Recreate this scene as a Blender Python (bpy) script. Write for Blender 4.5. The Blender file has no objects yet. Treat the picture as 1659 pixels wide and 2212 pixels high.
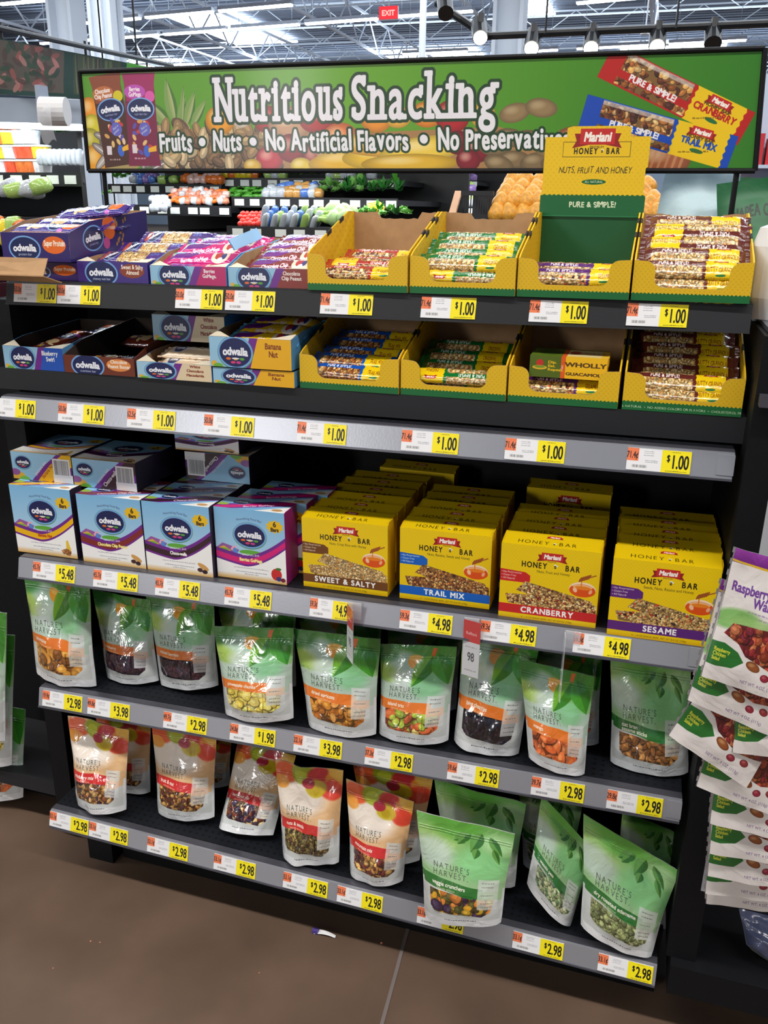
import bpy, math, random
import numpy as np
from mathutils import Vector, Matrix
random.seed(7); RNG = np.random.RandomState(5)
SC = bpy.context.scene; COL = SC.collection
PI = math.pi; R90 = PI / 2
# ---------------- camera
CR = Matrix(((0.954974654, -0.111498863, 0.274938926), (0.296353213, 0.314515832, -0.901806279), (0.014077730, 0.942681174, 0.333397694)))
CP = Vector((1.09006469, -1.22991786, 1.36490176)); FP = 1851.90
cam = bpy.data.cameras.new('camera'); camo = bpy.data.objects.new('camera', cam); COL.objects.link(camo)
camo.matrix_world = Matrix.Translation(CP) @ CR.to_4x4()
cam.sensor_fit = 'VERTICAL'; cam.sensor_height = 36; cam.lens = 36 * FP / 2212; cam.clip_start = .02; cam.clip_end = 200
SC.camera = camo
# ---------------- world, lamps, exposure
w = bpy.data.worlds.new('world'); SC.world = w; w.use_nodes = True
w.node_tree.nodes['Background'].inputs[0].default_value = (.62, .72, .9, 1); w.node_tree.nodes['Background'].inputs[1].default_value = .2
SC.view_settings.view_transform = 'Standard'; SC.view_settings.look = 'None'; SC.view_settings.gamma = 1
SC.view_settings.use_curve_mapping = False; SC.view_settings.exposure = 0.75
SC.cycles.max_bounces = 5; SC.cycles.diffuse_bounces = 3; SC.cycles.glossy_bounces = 3; SC.cycles.transparent_max_bounces = 6
SC.cycles.use_denoising = True
def area(name, loc, sx, sy, power, col=(1, .96, .9), rot=(0, 0, 0)):
    l = bpy.data.lights.new(name, 'AREA'); l.shape = 'RECTANGLE'; l.size = sx; l.size_y = sy; l.energy = power; l.color = col
    o = bpy.data.objects.new(name, l); o.location = loc; o.rotation_euler = rot; COL.objects.link(o); return o
for ly, pw in ((-6.2, 95), (-2.0, 430), (1.2, 130), (5.5, 360), (10.0, 450)):
    area('ceiling_lamp_row', (0, ly, 5.6), 22, .25, pw * 1.15, (1, .97, .93) if ly < 3 else (.86, .93, 1))
area('far_lamp_row', (-8, 18, 6.2), 26, .3, 900, (.8, .9, 1)); area('far_lamp_row', (-8, 27, 6.2), 30, .3, 1000, (.75, .87, 1))
for ly in (14, 24, 34, 46): area('roof_fill_row', (-9, ly, 6.7), 34, .4, 680, (.74, .86, 1), (PI, 0, 0))  # upward lamps added to brighten the roof deck, for spill from the strips
area('rail_highlight_lamp', (-2.9, -7.4, 2.35), .7, 1.4, 62, (1, .98, .95), (R90 * .97, 0, -.42))  # unseen lamp behind the camera, added for the highlight on the silver rails

# ---------------- photo geometry helpers: a pixel into a point of a plane
def ray(px, py): return CR @ Vector(((px - 829.5) / FP, -(py - 1106) / FP, -1))
def at(px, py, Y): d = ray(px, py); return CP + d * ((Y - CP.y) / d.y)
def atz(px, py, Z): d = ray(px, py); return CP + d * ((Z - CP.z) / d.z)
SZ = {1: (1.23584, .00872, .06245, .0235), 2: (1.04162, .00713, .01109, .0119), 3: (.73672, .01414, 0, .0091), 4: (.45297, .02031, .00684, .0041), 5: (.17, -.01797, -.008, .0026)}
def sz(k, x): return SZ[k][0] + SZ[k][1] * x
def sy(k, x): return SZ[k][2] + SZ[k][3] * x
def atshelf(k, px, py, dz=0):
    p = atz(px, py, sz(k, .6) + dz); return atz(px, py, sz(k, p.x) + dz)
# ---------------- object helpers
ORDS = ['first', 'second', 'third', 'fourth', 'fifth', 'sixth', 'seventh', 'eighth', 'ninth', 'tenth', 'eleventh', 'twelfth', 'thirteenth', 'fourteenth', 'fifteenth', 'sixteenth', 'seventeenth', 'eighteenth', 'nineteenth', 'twentieth']
ORDS += ['twenty-' + o for o in ORDS[:9]] + ['thirtieth'] + ['thirty-' + o for o in ORDS[:9]]
def tag(o, label=None, cat=None, group=None, kind=None):
    if label: o['label'] = label
    if cat: o['category'] = cat
    if group: o['group'] = group
    if kind: o['kind'] = kind
    return o
def thing(name, label, cat, loc=(0, 0, 0), rz=0, group=None, rot=None):
    o = bpy.data.objects.new(name, None); COL.objects.link(o); o.location = loc; o.empty_display_size = .02
    o.rotation_euler = rot if rot else (0, 0, rz); return tag(o, label, cat, group)
class MB:
    def __init__(s): s.v = []; s.f = []; s.m = []; s.u = []
    def face(s, pts, mi=0, uv=None):
        b = len(s.v); s.v += [tuple(p) for p in pts]; s.f.append(tuple(range(b, b + len(pts)))); s.m.append(mi)
        s.u.append(uv if uv else [(0, 0)] * len(pts)); return s
    def box(s, x0, y0, z0, x1, y1, z1, mi=0, fm=None, M=None):
        fm = fm or {}; P = [Vector((x, y, z)) for z in (z0, z1) for y in (y0, y1) for x in (x0, x1)]
        if M is not None: P = [M @ p for p in P]
        U = [(0, 0), (1, 0), (1, 1), (0, 1)]
        for k, q in (('front', (0, 1, 5, 4)), ('back', (3, 2, 6, 7)), ('left', (2, 0, 4, 6)), ('right', (1, 3, 7, 5)), ('top', (4, 5, 7, 6)), ('bottom', (2, 3, 1, 0))):
            s.face([P[i] for i in q], fm.get(k, mi), U)
        return s
    def tube(s, a, b, r, n=8, mi=0, r2=None):
        a = Vector(a); b = Vector(b); d = (b - a).normalized(); t = d.orthogonal().normalized(); c = d.cross(t); r2 = r if r2 is None else r2
        A = [a + (t * math.cos(2 * PI * i / n) + c * math.sin(2 * PI * i / n)) * r for i in range(n)]
        B = [b + (t * math.cos(2 * PI * i / n) + c * math.sin(2 * PI * i / n)) * r2 for i in range(n)]
        for i in range(n): j = (i + 1) % n; s.face([A[i], A[j], B[j], B[i]], mi)
        s.face(A[::-1], mi); s.face(B, mi); return s
    def prism(s, pts, y0, y1, mi=0, uvf=None, M=None, em=None):
        # polygon in xz extruded in y; front (y0) faces -y
        def T(p): return (M @ Vector(p)) if M is not None else Vector(p)
        em = mi if em is None else em; n = len(pts); uv = [uvf(p) for p in pts] if uvf else None
        s.face([T((p[0], y0, p[1])) for p in pts], mi, uv); s.face([T((p[0], y1, p[1])) for p in pts][::-1], em, None)
        for i in range(n):
            a, b = pts[i], pts[(i + 1) % n]; s.face([T((b[0], y0, b[1])), T((a[0], y0, a[1])), T((a[0], y1, a[1])), T((b[0], y1, b[1]))], em)
        return s
    def grid(s, F, nu, nv, mi=0, u0=0, u1=1, v0=0, v1=1, uvf=None, flip=False, closeu=False):
        b = len(s.v)
        for j in range(nv + 1):
            for i in range(nu + 1): s.v.append(tuple(F(u0 + (u1 - u0) * i / nu, v0 + (v1 - v0) * j / nv)))
        uvf = uvf or (lambda u, v: (u, v))
        for j in range(nv):
            for i in range(nu):
                q = [(i, j), (i + 1, j), (i + 1, j + 1), (i, j + 1)]
                if flip: q = q[::-1]
                s.f.append(tuple(b + y * (nu + 1) + x for x, y in q)); s.m.append(mi)
                s.u.append([uvf(u0 + (u1 - u0) * x / nu, v0 + (v1 - v0) * y / nv) for x, y in q])
        return s
    def lathe(s, prof, n=16, mi=0, c=(0, 0, 0)):
        for k in range(len(prof) - 1):
            (r0, z0), (r1, z1) = prof[k], prof[k + 1]
            for i in range(n):
                a, b = 2 * PI * i / n, 2 * PI * (i + 1) / n
                s.face([(c[0] + r0 * math.cos(a), c[1] + r0 * math.sin(a), c[2] + z0), (c[0] + r0 * math.cos(b), c[1] + r0 * math.sin(b), c[2] + z0), (c[0] + r1 * math.cos(b), c[1] + r1 * math.sin(b), c[2] + z1), (c[0] + r1 * math.cos(a), c[1] + r1 * math.sin(a), c[2] + z1)], mi,
                       [(i / n, k / (len(prof) - 1)), ((i + 1) / n, k / (len(prof) - 1)), ((i + 1) / n, (k + 1) / (len(prof) - 1)), (i / n, (k + 1) / (len(prof) - 1))])
        return s
    def mesh(s, name, mats, smooth=False, merge=False):
        me = bpy.data.meshes.new(name); me.from_pydata(s.v, [], s.f); mats = mats if isinstance(mats, (list, tuple)) else [mats]
        for m in mats: me.materials.append(m)
        me.polygons.foreach_set('material_index', s.m)
        ul = me.uv_layers.new(name='UVMap'); ul.data.foreach_set('uv', [c for f in s.u for p in f for c in p])
        if smooth: me.polygons.foreach_set('use_smooth', [True] * len(s.f))
        if merge:
            import bmesh
            bm = bmesh.new(); bm.from_mesh(me); bmesh.ops.remove_doubles(bm, verts=bm.verts, dist=1e-5); bm.to_mesh(me); bm.free()
        me.update(); return me
    def build(s, name, mats, parent=None, smooth=False, bevel=0, merge=False, loc=None, rot=None):
        me = s.mesh(name, mats, smooth, merge or bevel > 0); o = bpy.data.objects.new(name, me); COL.objects.link(o)
        if parent is not None: o.parent = parent
        if loc: o.location = loc
        if rot: o.rotation_euler = rot
        if bevel:
            b = o.modifiers.new('bevel', 'BEVEL'); b.width = bevel; b.segments = 2; b.limit_method = 'ANGLE'; b.angle_limit = math.radians(40)
        return o
def dup(root, loc, rot=None, label=None, group=None):
    r = root.copy(); COL.objects.link(r); r.location = loc
    if rot is not None: r.rotation_euler = rot
    if label: r['label'] = label
    if group: r['group'] = group
    for ch in [c for c in bpy.data.objects if c.parent == root]:
        c = ch.copy(); COL.objects.link(c); c.parent = r
    return r
KIDS = {}
def dupk(root, kids, loc, rot, label, group):
    r = root.copy(); COL.objects.link(r); r.location = loc; r.rotation_euler = rot; r['label'] = label; r['group'] = group
    for ch in kids:
        c = ch.copy(); COL.objects.link(c); c.parent = r
    return r
# ---------------- materials
def mat(name, col, rough=.5, metal=0, emit=None, es=1, spec=.5, bump=0, bscale=200, alpha=None, coat=0, noise=0, nscale=8, trans=0):
    m = bpy.data.materials.new(name); m.use_nodes = True; nt = m.node_tree; b = nt.nodes['Principled BSDF']
    b.inputs['Base Color'].default_value = (*col, 1); b.inputs['Roughness'].default_value = rough; b.inputs['Metallic'].default_value = metal
    b.inputs['Specular IOR Level'].default_value = spec; b.inputs['Coat Weight'].default_value = coat; b.inputs['Coat Roughness'].default_value = .12
    if trans: b.inputs['Transmission Weight'].default_value = trans
    if alpha is not None: b.inputs['Alpha'].default_value = alpha
    if emit: b.inputs['Emission Color'].default_value = (*emit, 1); b.inputs['Emission Strength'].default_value = es
    if noise or bump:
        tc = nt.nodes.new('ShaderNodeTexCoord')
    if noise:
        n = nt.nodes.new('ShaderNodeTexNoise'); n.inputs['Scale'].default_value = nscale; n.inputs['Detail'].default_value = 5; nt.links.new(tc.outputs['Object'], n.inputs['Vector'])
        r = nt.nodes.new('ShaderNodeValToRGB'); r.color_ramp.elements[0].position = .3; r.color_ramp.elements[1].position = .7
        r.color_ramp.elements[0].color = tuple(max(0, c * (1 - noise)) for c in col) + (1,); r.color_ramp.elements[1].color = tuple(min(1, c * (1 + noise)) for c in col) + (1,)
        nt.links.new(n.outputs['Fac'], r.inputs[0]); nt.links.new(r.outputs[0], b.inputs['Base Color'])
    if bump:
        n = nt.nodes.new('ShaderNodeTexNoise'); n.inputs['Scale'].default_value = bscale; nt.links.new(tc.outputs['Object'], n.inputs['Vector'])
        bp = nt.nodes.new('ShaderNodeBump'); bp.inputs['Strength'].default_value = bump; bp.inputs['Distance'].default_value = .002
        nt.links.new(n.outputs['Fac'], bp.inputs['Height']); nt.links.new(bp.outputs[0], b.inputs['Normal'])
    return m
def lin(*c): return tuple(((x / 255) / 12.92 if x / 255 <= .04045 else ((x / 255 + .055) / 1.055) ** 2.4) for x in c)
def perf(name, col):
    m = mat(name, col, .6, spec=.25); nt = m.node_tree; b = nt.nodes['Principled BSDF']
    tc = nt.nodes.new('ShaderNodeTexCoord'); mp = nt.nodes.new('ShaderNodeMapping'); mp.inputs['Scale'].default_value = (70, 70, 0)
    fr = nt.nodes.new('ShaderNodeVectorMath'); fr.operation = 'FRACTION'; sb = nt.nodes.new('ShaderNodeVectorMath'); sb.operation = 'DISTANCE'; sb.inputs[1].default_value = (.5, .5, 0)
    lt = nt.nodes.new('ShaderNodeMath'); lt.operation = 'LESS_THAN'; lt.inputs[1].default_value = .22
    mx = nt.nodes.new('ShaderNodeMix'); mx.data_type = 'RGBA'; mx.inputs[6].default_value = (*col, 1); mx.inputs[7].default_value = (.002, .002, .002, 1)
    nt.links.new(tc.outputs['Object'], mp.inputs[0]); nt.links.new(mp.outputs[0], fr.inputs[0]); nt.links.new(fr.outputs[0], sb.inputs[0]); nt.links.new(sb.outputs['Value'], lt.inputs[0])
    nt.links.new(lt.outputs[0], mx.inputs[0]); nt.links.new(mx.outputs[2], b.inputs['Base Color']); return m
M_BLACK = mat('black_powder_coat', (.0055, .006, .0075), .55, bump=.2, bscale=600, spec=.2)
M_DECK = perf('perforated_black_deck', (.007, .0085, .013))
M_CHAR = mat('charcoal_rail', (.018, .019, .022), .5, spec=.35)
M_RAIL = mat('silver_rail', (.37, .38, .42), .32, .45, bump=.04, bscale=300)
M_TRIM = mat('rail_trim', (.10, .10, .12), .35, .5)
M_KRAFT = mat('kraft_board', lin(178, 140, 100), .85, noise=.08, nscale=60)
M_YEL = mat('yellow_card', lin(226, 180, 20), .6)
M_WHITE = mat('white_card', (.75, .75, .76), .55)
M_PLAST = mat('clear_plastic', (.85, .87, .92), .12, alpha=.35, coat=.5)
# ---------------- canvas: printed artwork rasterised from shapes and type
_GC = {}
def glyph_edges(s):
    if s in _GC: return _GC[s]
    cu = bpy.data.curves.new('type', 'FONT'); cu.body = s; cu.size = 1; ob = bpy.data.objects.new('type', cu)
    me = bpy.data.meshes.new_from_object(ob); co = np.array([v.co[:2] for v in me.vertices], dtype=float).reshape(-1, 2)
    cnt = {}
    for p in me.polygons:
        vs = list(p.vertices)
        for i in range(len(vs)):
            k = (vs[i], vs[(i + 1) % len(vs)]); k2 = (min(k), max(k)); cnt[k2] = cnt.get(k2, 0) + 1
    E = np.array([k for k, c in cnt.items() if c == 1], dtype=int).reshape(-1, 2)
    bpy.data.meshes.remove(me); bpy.data.objects.remove(ob); bpy.data.curves.remove(cu)
    _GC[s] = (co[E] if len(E) else np.zeros((0, 2, 2))); return _GC[s]
def dilate(m, r):
    if r < 1: return m
    o = m.copy(); h, w_ = m.shape
    for k in range(20):
        for rr in ((r, r * .55) if r > 3 else (r,)):
            dx, dy = int(round(rr * math.cos(k * PI / 10))), int(round(rr * math.sin(k * PI / 10)))
            a = o[max(0, dy):h + min(0, dy), max(0, dx):w_ + min(0, dx)]; b = m[max(0, -dy):h + min(0, -dy), max(0, -dx):w_ + min(0, -dx)]
            np.logical_or(a, b, out=a)
    return o
class Cv:
    def __init__(s, A, res, bg=(1, 1, 1), ss=2):
        s.A = A; s.ss = ss; s.R = res * ss; s.h = s.R; s.w = int(A * res) * ss; s.a = np.empty((s.h, s.w, 3), np.float32); s.a[:] = s.c(bg); s.clip = None
    def c(s, col): return np.array([x / 255 for x in col] if max(col) > 1 else col, dtype=np.float32)
    def put(s, x0, y0, m, col, al=1):
        h, w_ = m.shape; a = s.a[y0:y0 + h, x0:x0 + w_]
        mm = m.astype(np.float32)
        if s.clip is not None: mm = mm * s.clip[y0:y0 + h, x0:x0 + w_]
        mm = (mm * al)[..., None]; a += (s.c(col) - a) * mm if not isinstance(col, np.ndarray) else (col[y0:y0 + h, x0:x0 + w_] - a) * mm
    def emask(s, E, pad=0):
        E = E * s.R
        if len(E) == 0: return 0, 0, np.zeros((0, 0), bool)
        x0 = max(0, int(math.floor(E[..., 0].min())) - pad); x1 = min(s.w, int(math.ceil(E[..., 0].max())) + 1 + pad)
        y0 = max(0, int(math.floor(E[..., 1].min())) - pad); y1 = min(s.h, int(math.ceil(E[..., 1].max())) + 1 + pad)
        if x1 <= x0 or y1 <= y0: return 0, 0, np.zeros((0, 0), bool)
        m = np.zeros((y1 - y0, x1 - x0), bool); X = np.arange(x0, x1) + .5
        for (ax, ay), (bx, by) in E:
            if ay > by: ax, ay, bx, by = bx, by, ax, ay
            r0 = max(y0, int(math.ceil(ay - .5))); r1 = min(y1, int(math.ceil(by - .5)))
            if r1 <= r0 or by == ay: continue
            xc = ax + (np.arange(r0, r1) + .5 - ay) * (bx - ax) / (by - ay); m[r0 - y0:r1 - y0] ^= X[None] > xc[:, None]
        return x0, y0, m
    def pm(s, pts): p = np.array(pts, float); return s.emask(np.stack([p, np.roll(p, -1, 0)], 1))
    def poly(s, pts, col, al=1): x, y, m = s.pm(pts); m.size and s.put(x, y, m, col, al)
    def rect(s, x0, y0, x1, y1, col, al=1): s.poly([(x0, y0), (x1, y0), (x1, y1), (x0, y1)], col, al)
    def setclip(s, pts):
        if pts is None: s.clip = None; return
        x, y, m = s.pm(pts); s.clip = np.zeros((s.h, s.w), np.float32); s.clip[y:y + m.shape[0], x:x + m.shape[1]] = m
    def ell(s, cx, cy, rx, ry, col, rot=0, al=1, soft=0, hi=None):
        R = s.R; r = max(rx, ry) * (1 + soft) + 2 / R; x0 = max(0, int((cx - r) * R)); x1 = min(s.w, int((cx + r) * R) + 1); y0 = max(0, int((cy - r) * R)); y1 = min(s.h, int((cy + r) * R) + 1)
        if x1 <= x0 or y1 <= y0: return
        X = (np.arange(x0, x1) + .5)[None] / R - cx; Y = (np.arange(y0, y1) + .5)[:, None] / R - cy; ca, sa = math.cos(rot), math.sin(rot)
        d = ((X * ca + Y * sa) / rx) ** 2 + ((-X * sa + Y * ca) / ry) ** 2
        m = np.clip((1 + soft - np.sqrt(d)) / soft, 0, 1) if soft else (d < 1)
        s.put(x0, y0, m, col, al)
        if hi is not None:
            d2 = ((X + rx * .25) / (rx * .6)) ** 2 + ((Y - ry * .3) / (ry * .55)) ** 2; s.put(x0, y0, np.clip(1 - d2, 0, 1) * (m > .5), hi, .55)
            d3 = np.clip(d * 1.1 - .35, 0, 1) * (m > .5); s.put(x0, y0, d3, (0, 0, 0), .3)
    def vgrad(s, y0, y1, c0, c1, x0=0, x1=None):
        a, b = int(y0 * s.R), int(y1 * s.R); t = np.linspace(0, 1, max(1, b - a))[:, None, None]; xa = int(x0 * s.R); xb = s.w if x1 is None else int(x1 * s.R)
        s.a[a:b, xa:xb] = s.c(c0) * (1 - t) + s.c(c1) * t
    def line(s, pts, wd, col, al=1):
        for i in range(len(pts) - 1):
            (ax, ay), (bx, by) = pts[i], pts[i + 1]; L = math.hypot(bx - ax, by - ay) or 1e-6; nx, ny = -(by - ay) / L * wd / 2, (bx - ax) / L * wd / 2
            s.poly([(ax + nx, ay + ny), (bx + nx, by + ny), (bx - nx, by - ny), (ax - nx, ay - ny)], col, al)
    def text(s, t, x, y, size, col, al='l', sx=1, bold=0, rot=0, shear=0, out=None, outw=0, track=0, bend=0, alpha=1, fitw=0, jit=0, serif=False):
        if track or jit or serif:
            parts = []; cx = 0
            for ch in t:
                if ch == ' ': cx += .3 + track; continue
                e = glyph_edges(ch)
                if len(e) == 0: cx += .3; continue
                e = e.copy(); mn = e[..., 0].min(); wd = e[..., 0].max() - mn; e[..., 0] += cx - mn
                if jit:
                    j = random.uniform(-jit, jit); k = 1 + random.uniform(-jit, jit) * 2; a = random.uniform(-jit, jit) * 1.6; e = np.stack([e[..., 0] + e[..., 1] * a, e[..., 1] * k + j], -1)
                parts.append(e)
                if serif: parts += [np.array(q) for q in serif_edges(ch, cx, wd)]
                cx += wd + .09 + track
            if serif:
                x_, y_ = 0, 0
            groups = parts
        else: groups = [glyph_edges(t)]
        allx = np.concatenate([g.reshape(-1, 2) for g in groups if len(g)]) if groups else np.zeros((0, 2))
        if len(allx) == 0: return
        W = allx[:, 0].max(); mnx = allx[:, 0].min(); sx = min(sx, fitw / ((W - mnx) * size)) if fitw else sx; off = {'l': 0, 'c': -(W + mnx) / 2, 'r': -W}[al]; ca, sa = math.cos(rot), math.sin(rot)
        M = None; res = []
        for g in groups:
            if len(g) == 0: continue
            X = (g[..., 0] + off) * size * sx; Y = g[..., 1] * size; X = X + Y * shear
            if bend: Y = Y + bend * ((X / (W * size * sx / 2)) ** 2)
            E = np.stack([x + X * ca - Y * sa, y + X * sa + Y * ca], -1); res.append(E)
        A_ = np.concatenate(res); pad = int((bold + outw) * s.R) + 3
        x0, y0, m0 = s.emask(A_, pad)
        if m0.size == 0: return
        if len(res) > 1:
            m0[:] = False
            for E in res:
                xx, yy, mm = s.emask(E)
                if mm.size: m0[yy - y0:yy - y0 + mm.shape[0], xx - x0:xx - x0 + mm.shape[1]] |= mm
        m1 = dilate(m0, bold * s.R)
        if out is not None: s.put(x0, y0, dilate(m1, outw * s.R), out)
        s.put(x0, y0, m1, col, alpha)
    def speck(s, pts, pal, n, r, asp=(.5, .9), base=None, shade=True):
        s.setclip(pts); p = np.array(pts)
        if base is not None: s.poly(pts, base)
        x0, y0, x1, y1 = p[:, 0].min(), p[:, 1].min(), p[:, 0].max(), p[:, 1].max()
        for i in range(n):
            x, y, q, a, t = random.uniform(x0, x1), random.uniform(y0, y1), random.uniform(.6, 1.25) * r, random.uniform(*asp), random.uniform(0, PI); c = random.choice(pal); f = random.uniform(.8, 1.15)
            c = tuple(min(255, v * f) for v in c)
            if shade: s.ell(x + q * .12, y - q * .2, q * 1.1, q * a * 1.15, tuple(v * .45 for v in c), t, .75)
            s.ell(x, y, q, q * a, c, t)
            if shade: s.ell(x - q * .2, y + q * .15, q * .5, q * a * .4, tuple(min(255, v * 1.25 + 18) for v in c), t, .6)
        s.clip = None
    def image(s, name):
        k = s.ss; a = s.a.reshape(s.h // k, k, s.w // k, k, 3).mean((1, 3)); h, w_ = a.shape[:2]
        im = bpy.data.images.new(name, w_, h); px = np.ones((h, w_, 4), np.float32); px[..., :3] = np.clip(a, 0, 1); im.pixels.foreach_set(px.ravel()); im.update(); im.pack(); return im
    def mat(s, name, rough=.35, coat=.0, bump=0, bscale=30, metal=0, bdist=.003):
        m = mat(name, (.5, .5, .5), rough, metal, coat=coat); nt = m.node_tree; t = nt.nodes.new('ShaderNodeTexImage'); t.image = s.image(name); t.extension = 'EXTEND'
        nt.links.new(t.outputs[0], nt.nodes['Principled BSDF'].inputs['Base Color'])
        if bump:
            tc = nt.nodes.new('ShaderNodeTexCoord'); n = nt.nodes.new('ShaderNodeTexNoise'); n.inputs['Scale'].default_value = bscale; n.inputs['Detail'].default_value = 3; n.inputs['Distortion'].default_value = 1.2
            nt.links.new(tc.outputs['Object'], n.inputs['Vector']); bp = nt.nodes.new('ShaderNodeBump'); bp.inputs['Strength'].default_value = bump; bp.inputs['Distance'].default_value = bdist
            nt.links.new(n.outputs['Fac'], bp.inputs['Height']); nt.links.new(bp.outputs[0], nt.nodes['Principled BSDF'].inputs['Normal'])
            if coat: nt.links.new(bp.outputs[0], nt.nodes['Principled BSDF'].inputs['Coat Normal'])
        return m
def serif_edges(ch, x, w_):
    S = {'N': [(0, .72, 'c'), (0, .0, 'c'), (1, .72, 'c')], 'u': [(0, .52, 'l'), (1, .52, 'l'), (1, 0, 'r')], 'r': [(0, .52, 'l'), (0, 0, 'c')], 'i': [(.5, .52, 'l'), (.5, 0, 'c')], 'n': [(0, .52, 'l'), (0, 0, 'c'), (1, 0, 'c')],
         'k': [(0, .73, 'l'), (0, 0, 'c'), (1, 0, 'c')], 't': [(.9, .03, 'r')], 'S': [(1, .56, 'v'), (0, .05, 'v')], 'g': [(1, .52, 'r')], 'a': [(1, 0, 'r')], 'c': [(.95, .38, 'v')], 's': [(1, .38, 'v'), (0, .03, 'v')]}.get(ch, [])
    o = []
    for fx, yy, k in S:
        cx = x + w_ * fx; cx = cx + .045 if fx == 0 else (cx - .045 if fx == 1 else cx); h = .055
        a, b = {'c': (-.13, .13), 'l': (-.14, .05), 'r': (-.05, .14), 'v': (-.03, .04)}[k]
        if k == 'v': q = [(cx + a, yy), (cx + b, yy), (cx + b, yy + .13), (cx + a, yy + .13)]
        else: y0 = yy - (h if yy > .3 else 0); q = [(cx + a, y0), (cx + b, y0), (cx + b, y0 + h), (cx + a, y0 + h)]
        o.append([[q[i], q[(i + 1) % 4]] for i in range(4)])
    return o
def band(c, f0, f1, col, n=24, x0=0, x1=None, al=1):
    x1 = c.A if x1 is None else x1; X = [x0 + (x1 - x0) * i / n for i in range(n + 1)]
    c.poly([(x, f0(x / c.A)) for x in X] + [(x, f1(x / c.A)) for x in X[::-1]], col, al)
def scribble(c, x0, y, x1, h, col, al=.7, n=None):
    x = x0
    while x < x1:
        w_ = random.uniform(.6, 2.2) * h; c.rect(x, y, min(x1, x + w_), y + h * random.uniform(.6, 1), col, al); x += w_ + h * .5
def barcode(c, x0, y0, x1, y1, n=22):
    c.rect(x0, y0, x1, y1, (235, 235, 235)); 
    for i in range(n):
        x = x0 + (x1 - x0) * (.08 + .84 * i / n); c.rect(x, y0 + (y1 - y0) * .15, x + (x1 - x0) * random.uniform(.008, .022), y1 - (y1 - y0) * .08, (40, 40, 45))
# ---- brand marks as they stand on the packs
def oval_logo(c, cx, cy, w_, sub='', rot=0, ring=(120, 170, 225), fruit=False):
    ry = w_ * (.36 if not fruit else .40)
    if fruit: c.ell(cx, cy - w_ * .01, w_ * .555, ry * 1.07, (90, 150, 100), rot)
    c.ell(cx, cy, w_ * .54, ry * 1.02, ring, rot); c.ell(cx, cy, w_ * .49, ry * .9, (24, 34, 84), rot)
    c.text('odwalla', cx - math.sin(rot) * w_ * -.0, cy - w_ * .06, w_ * .27, (240, 242, 248), 'c', .93, bold=w_ * .013, rot=rot, bend=-w_ * .015)
    if sub: c.text(sub, cx + math.sin(rot) * w_ * .15, cy - w_ * .19, w_ * .10, (220, 225, 240), 'c', 1, rot=rot)
    if fruit:
        for dx, col in ((-.22, (225, 110, 40)), (.0, (235, 180, 60)), (.2, (90, 160, 60)), (-.08, (215, 60, 110)), (.09, (200, 60, 140))):
            c.ell(cx + dx * w_, cy - w_ * (.16 + (.09 if abs(dx) in (.08, .09) else 0)), w_ * .075, w_ * .035, col)
        c.ell(cx, cy - w_ * .15, w_ * .12, w_ * .02, (230, 230, 235))
def ribbon(c, cx, cy, w_, rot=0, col=(196, 42, 40)):
    ca, sa = math.cos(rot), math.sin(rot)
    def T(x, y): return (cx + (x * ca - y * sa) * w_, cy + (x * sa + y * ca) * w_)
    c.poly([T(-.6, -.2), T(-.5, -.05), T(-.56, .1), T(.56, .1), T(.5, -.05), T(.6, -.2), T(.2, -.13), T(-.2, -.13)], tuple(v * .75 for v in col))
    c.poly([T(-.42, -.12), T(.42, -.12), T(.42, .2), T(-.42, .2)], col)
    c.text('Mariani', *T(0, -.06), w_ * .27, (250, 245, 235), 'c', .82, bold=w_ * .012, rot=rot, shear=.12)
    c.text('PREMIUM', *T(0, -.2), w_ * .07, (60, 40, 30), 'c', 1.2, rot=rot)
def hexes(c, col, r=.022, al=.35, x0=0, y0=0, x1=None, y1=1):
    x1 = x1 or c.A; j = 0; y = y0
    while y < y1:
        x = x0 + (r if j % 2 else 0)
        while x < x1: c.ell(x, y, r * .38, r * .38, col, 0, al); x += r * 2
        y += r * 1.1; j += 1
def honey(c, cx, cy, r):
    c.ell(cx, cy, r, r * .62, (250, 215, 170)); c.ell(cx, cy - r * .1, r * .97, r * .56, (222, 82, 22)); c.ell(cx, cy + r * .16, r * .72, r * .2, (236, 140, 40))
    c.ell(cx, cy + r * .3, r * .8, r * .28, (248, 232, 205), 0, .55); c.ell(cx, cy + r * .12, r * .62, r * .16, (235, 130, 36)); c.ell(cx - r * .55, cy - r * .1, r * .15, r * .22, (250, 225, 190), .4, .8); c.ell(cx + r * .6, cy - r * .15, r * .12, r * .2, (250, 215, 180), -.4, .7)
    c.line([(cx - r * .1, cy + r * .1), (cx - r * .1, cy + r * .75)], r * .09, (225, 130, 20)); c.line([(cx - r * .25, cy + r * .75), (cx + r * .95, cy + r * 1.3)], r * .1, (165, 95, 40))
    for k in range(6): c.ell(cx - r * .2 + k * r * .13, cy + r * .82 + k * r * .06, r * .07, r * .25, (150 + 12 * (k % 2), 82, 34), -.45)
GR = {'oat': [(226, 190, 130), (205, 158, 92), (236, 208, 156), (186, 130, 66), (216, 172, 104)], 'nut': [(214, 156, 86), (150, 86, 40), (228, 186, 124), (84, 46, 34), (190, 120, 60), (120, 64, 40)],
      'cran': [(222, 178, 108), (140, 60, 44), (236, 208, 150), (94, 46, 36), (200, 148, 84), (228, 190, 124), (206, 150, 80)], 'seed': [(214, 172, 104), (200, 154, 86), (226, 190, 128), (190, 60, 40), (60, 34, 40)] + [(210, 165, 98), (220, 180, 116), (198, 150, 82), (230, 196, 136)] * 2}
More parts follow.
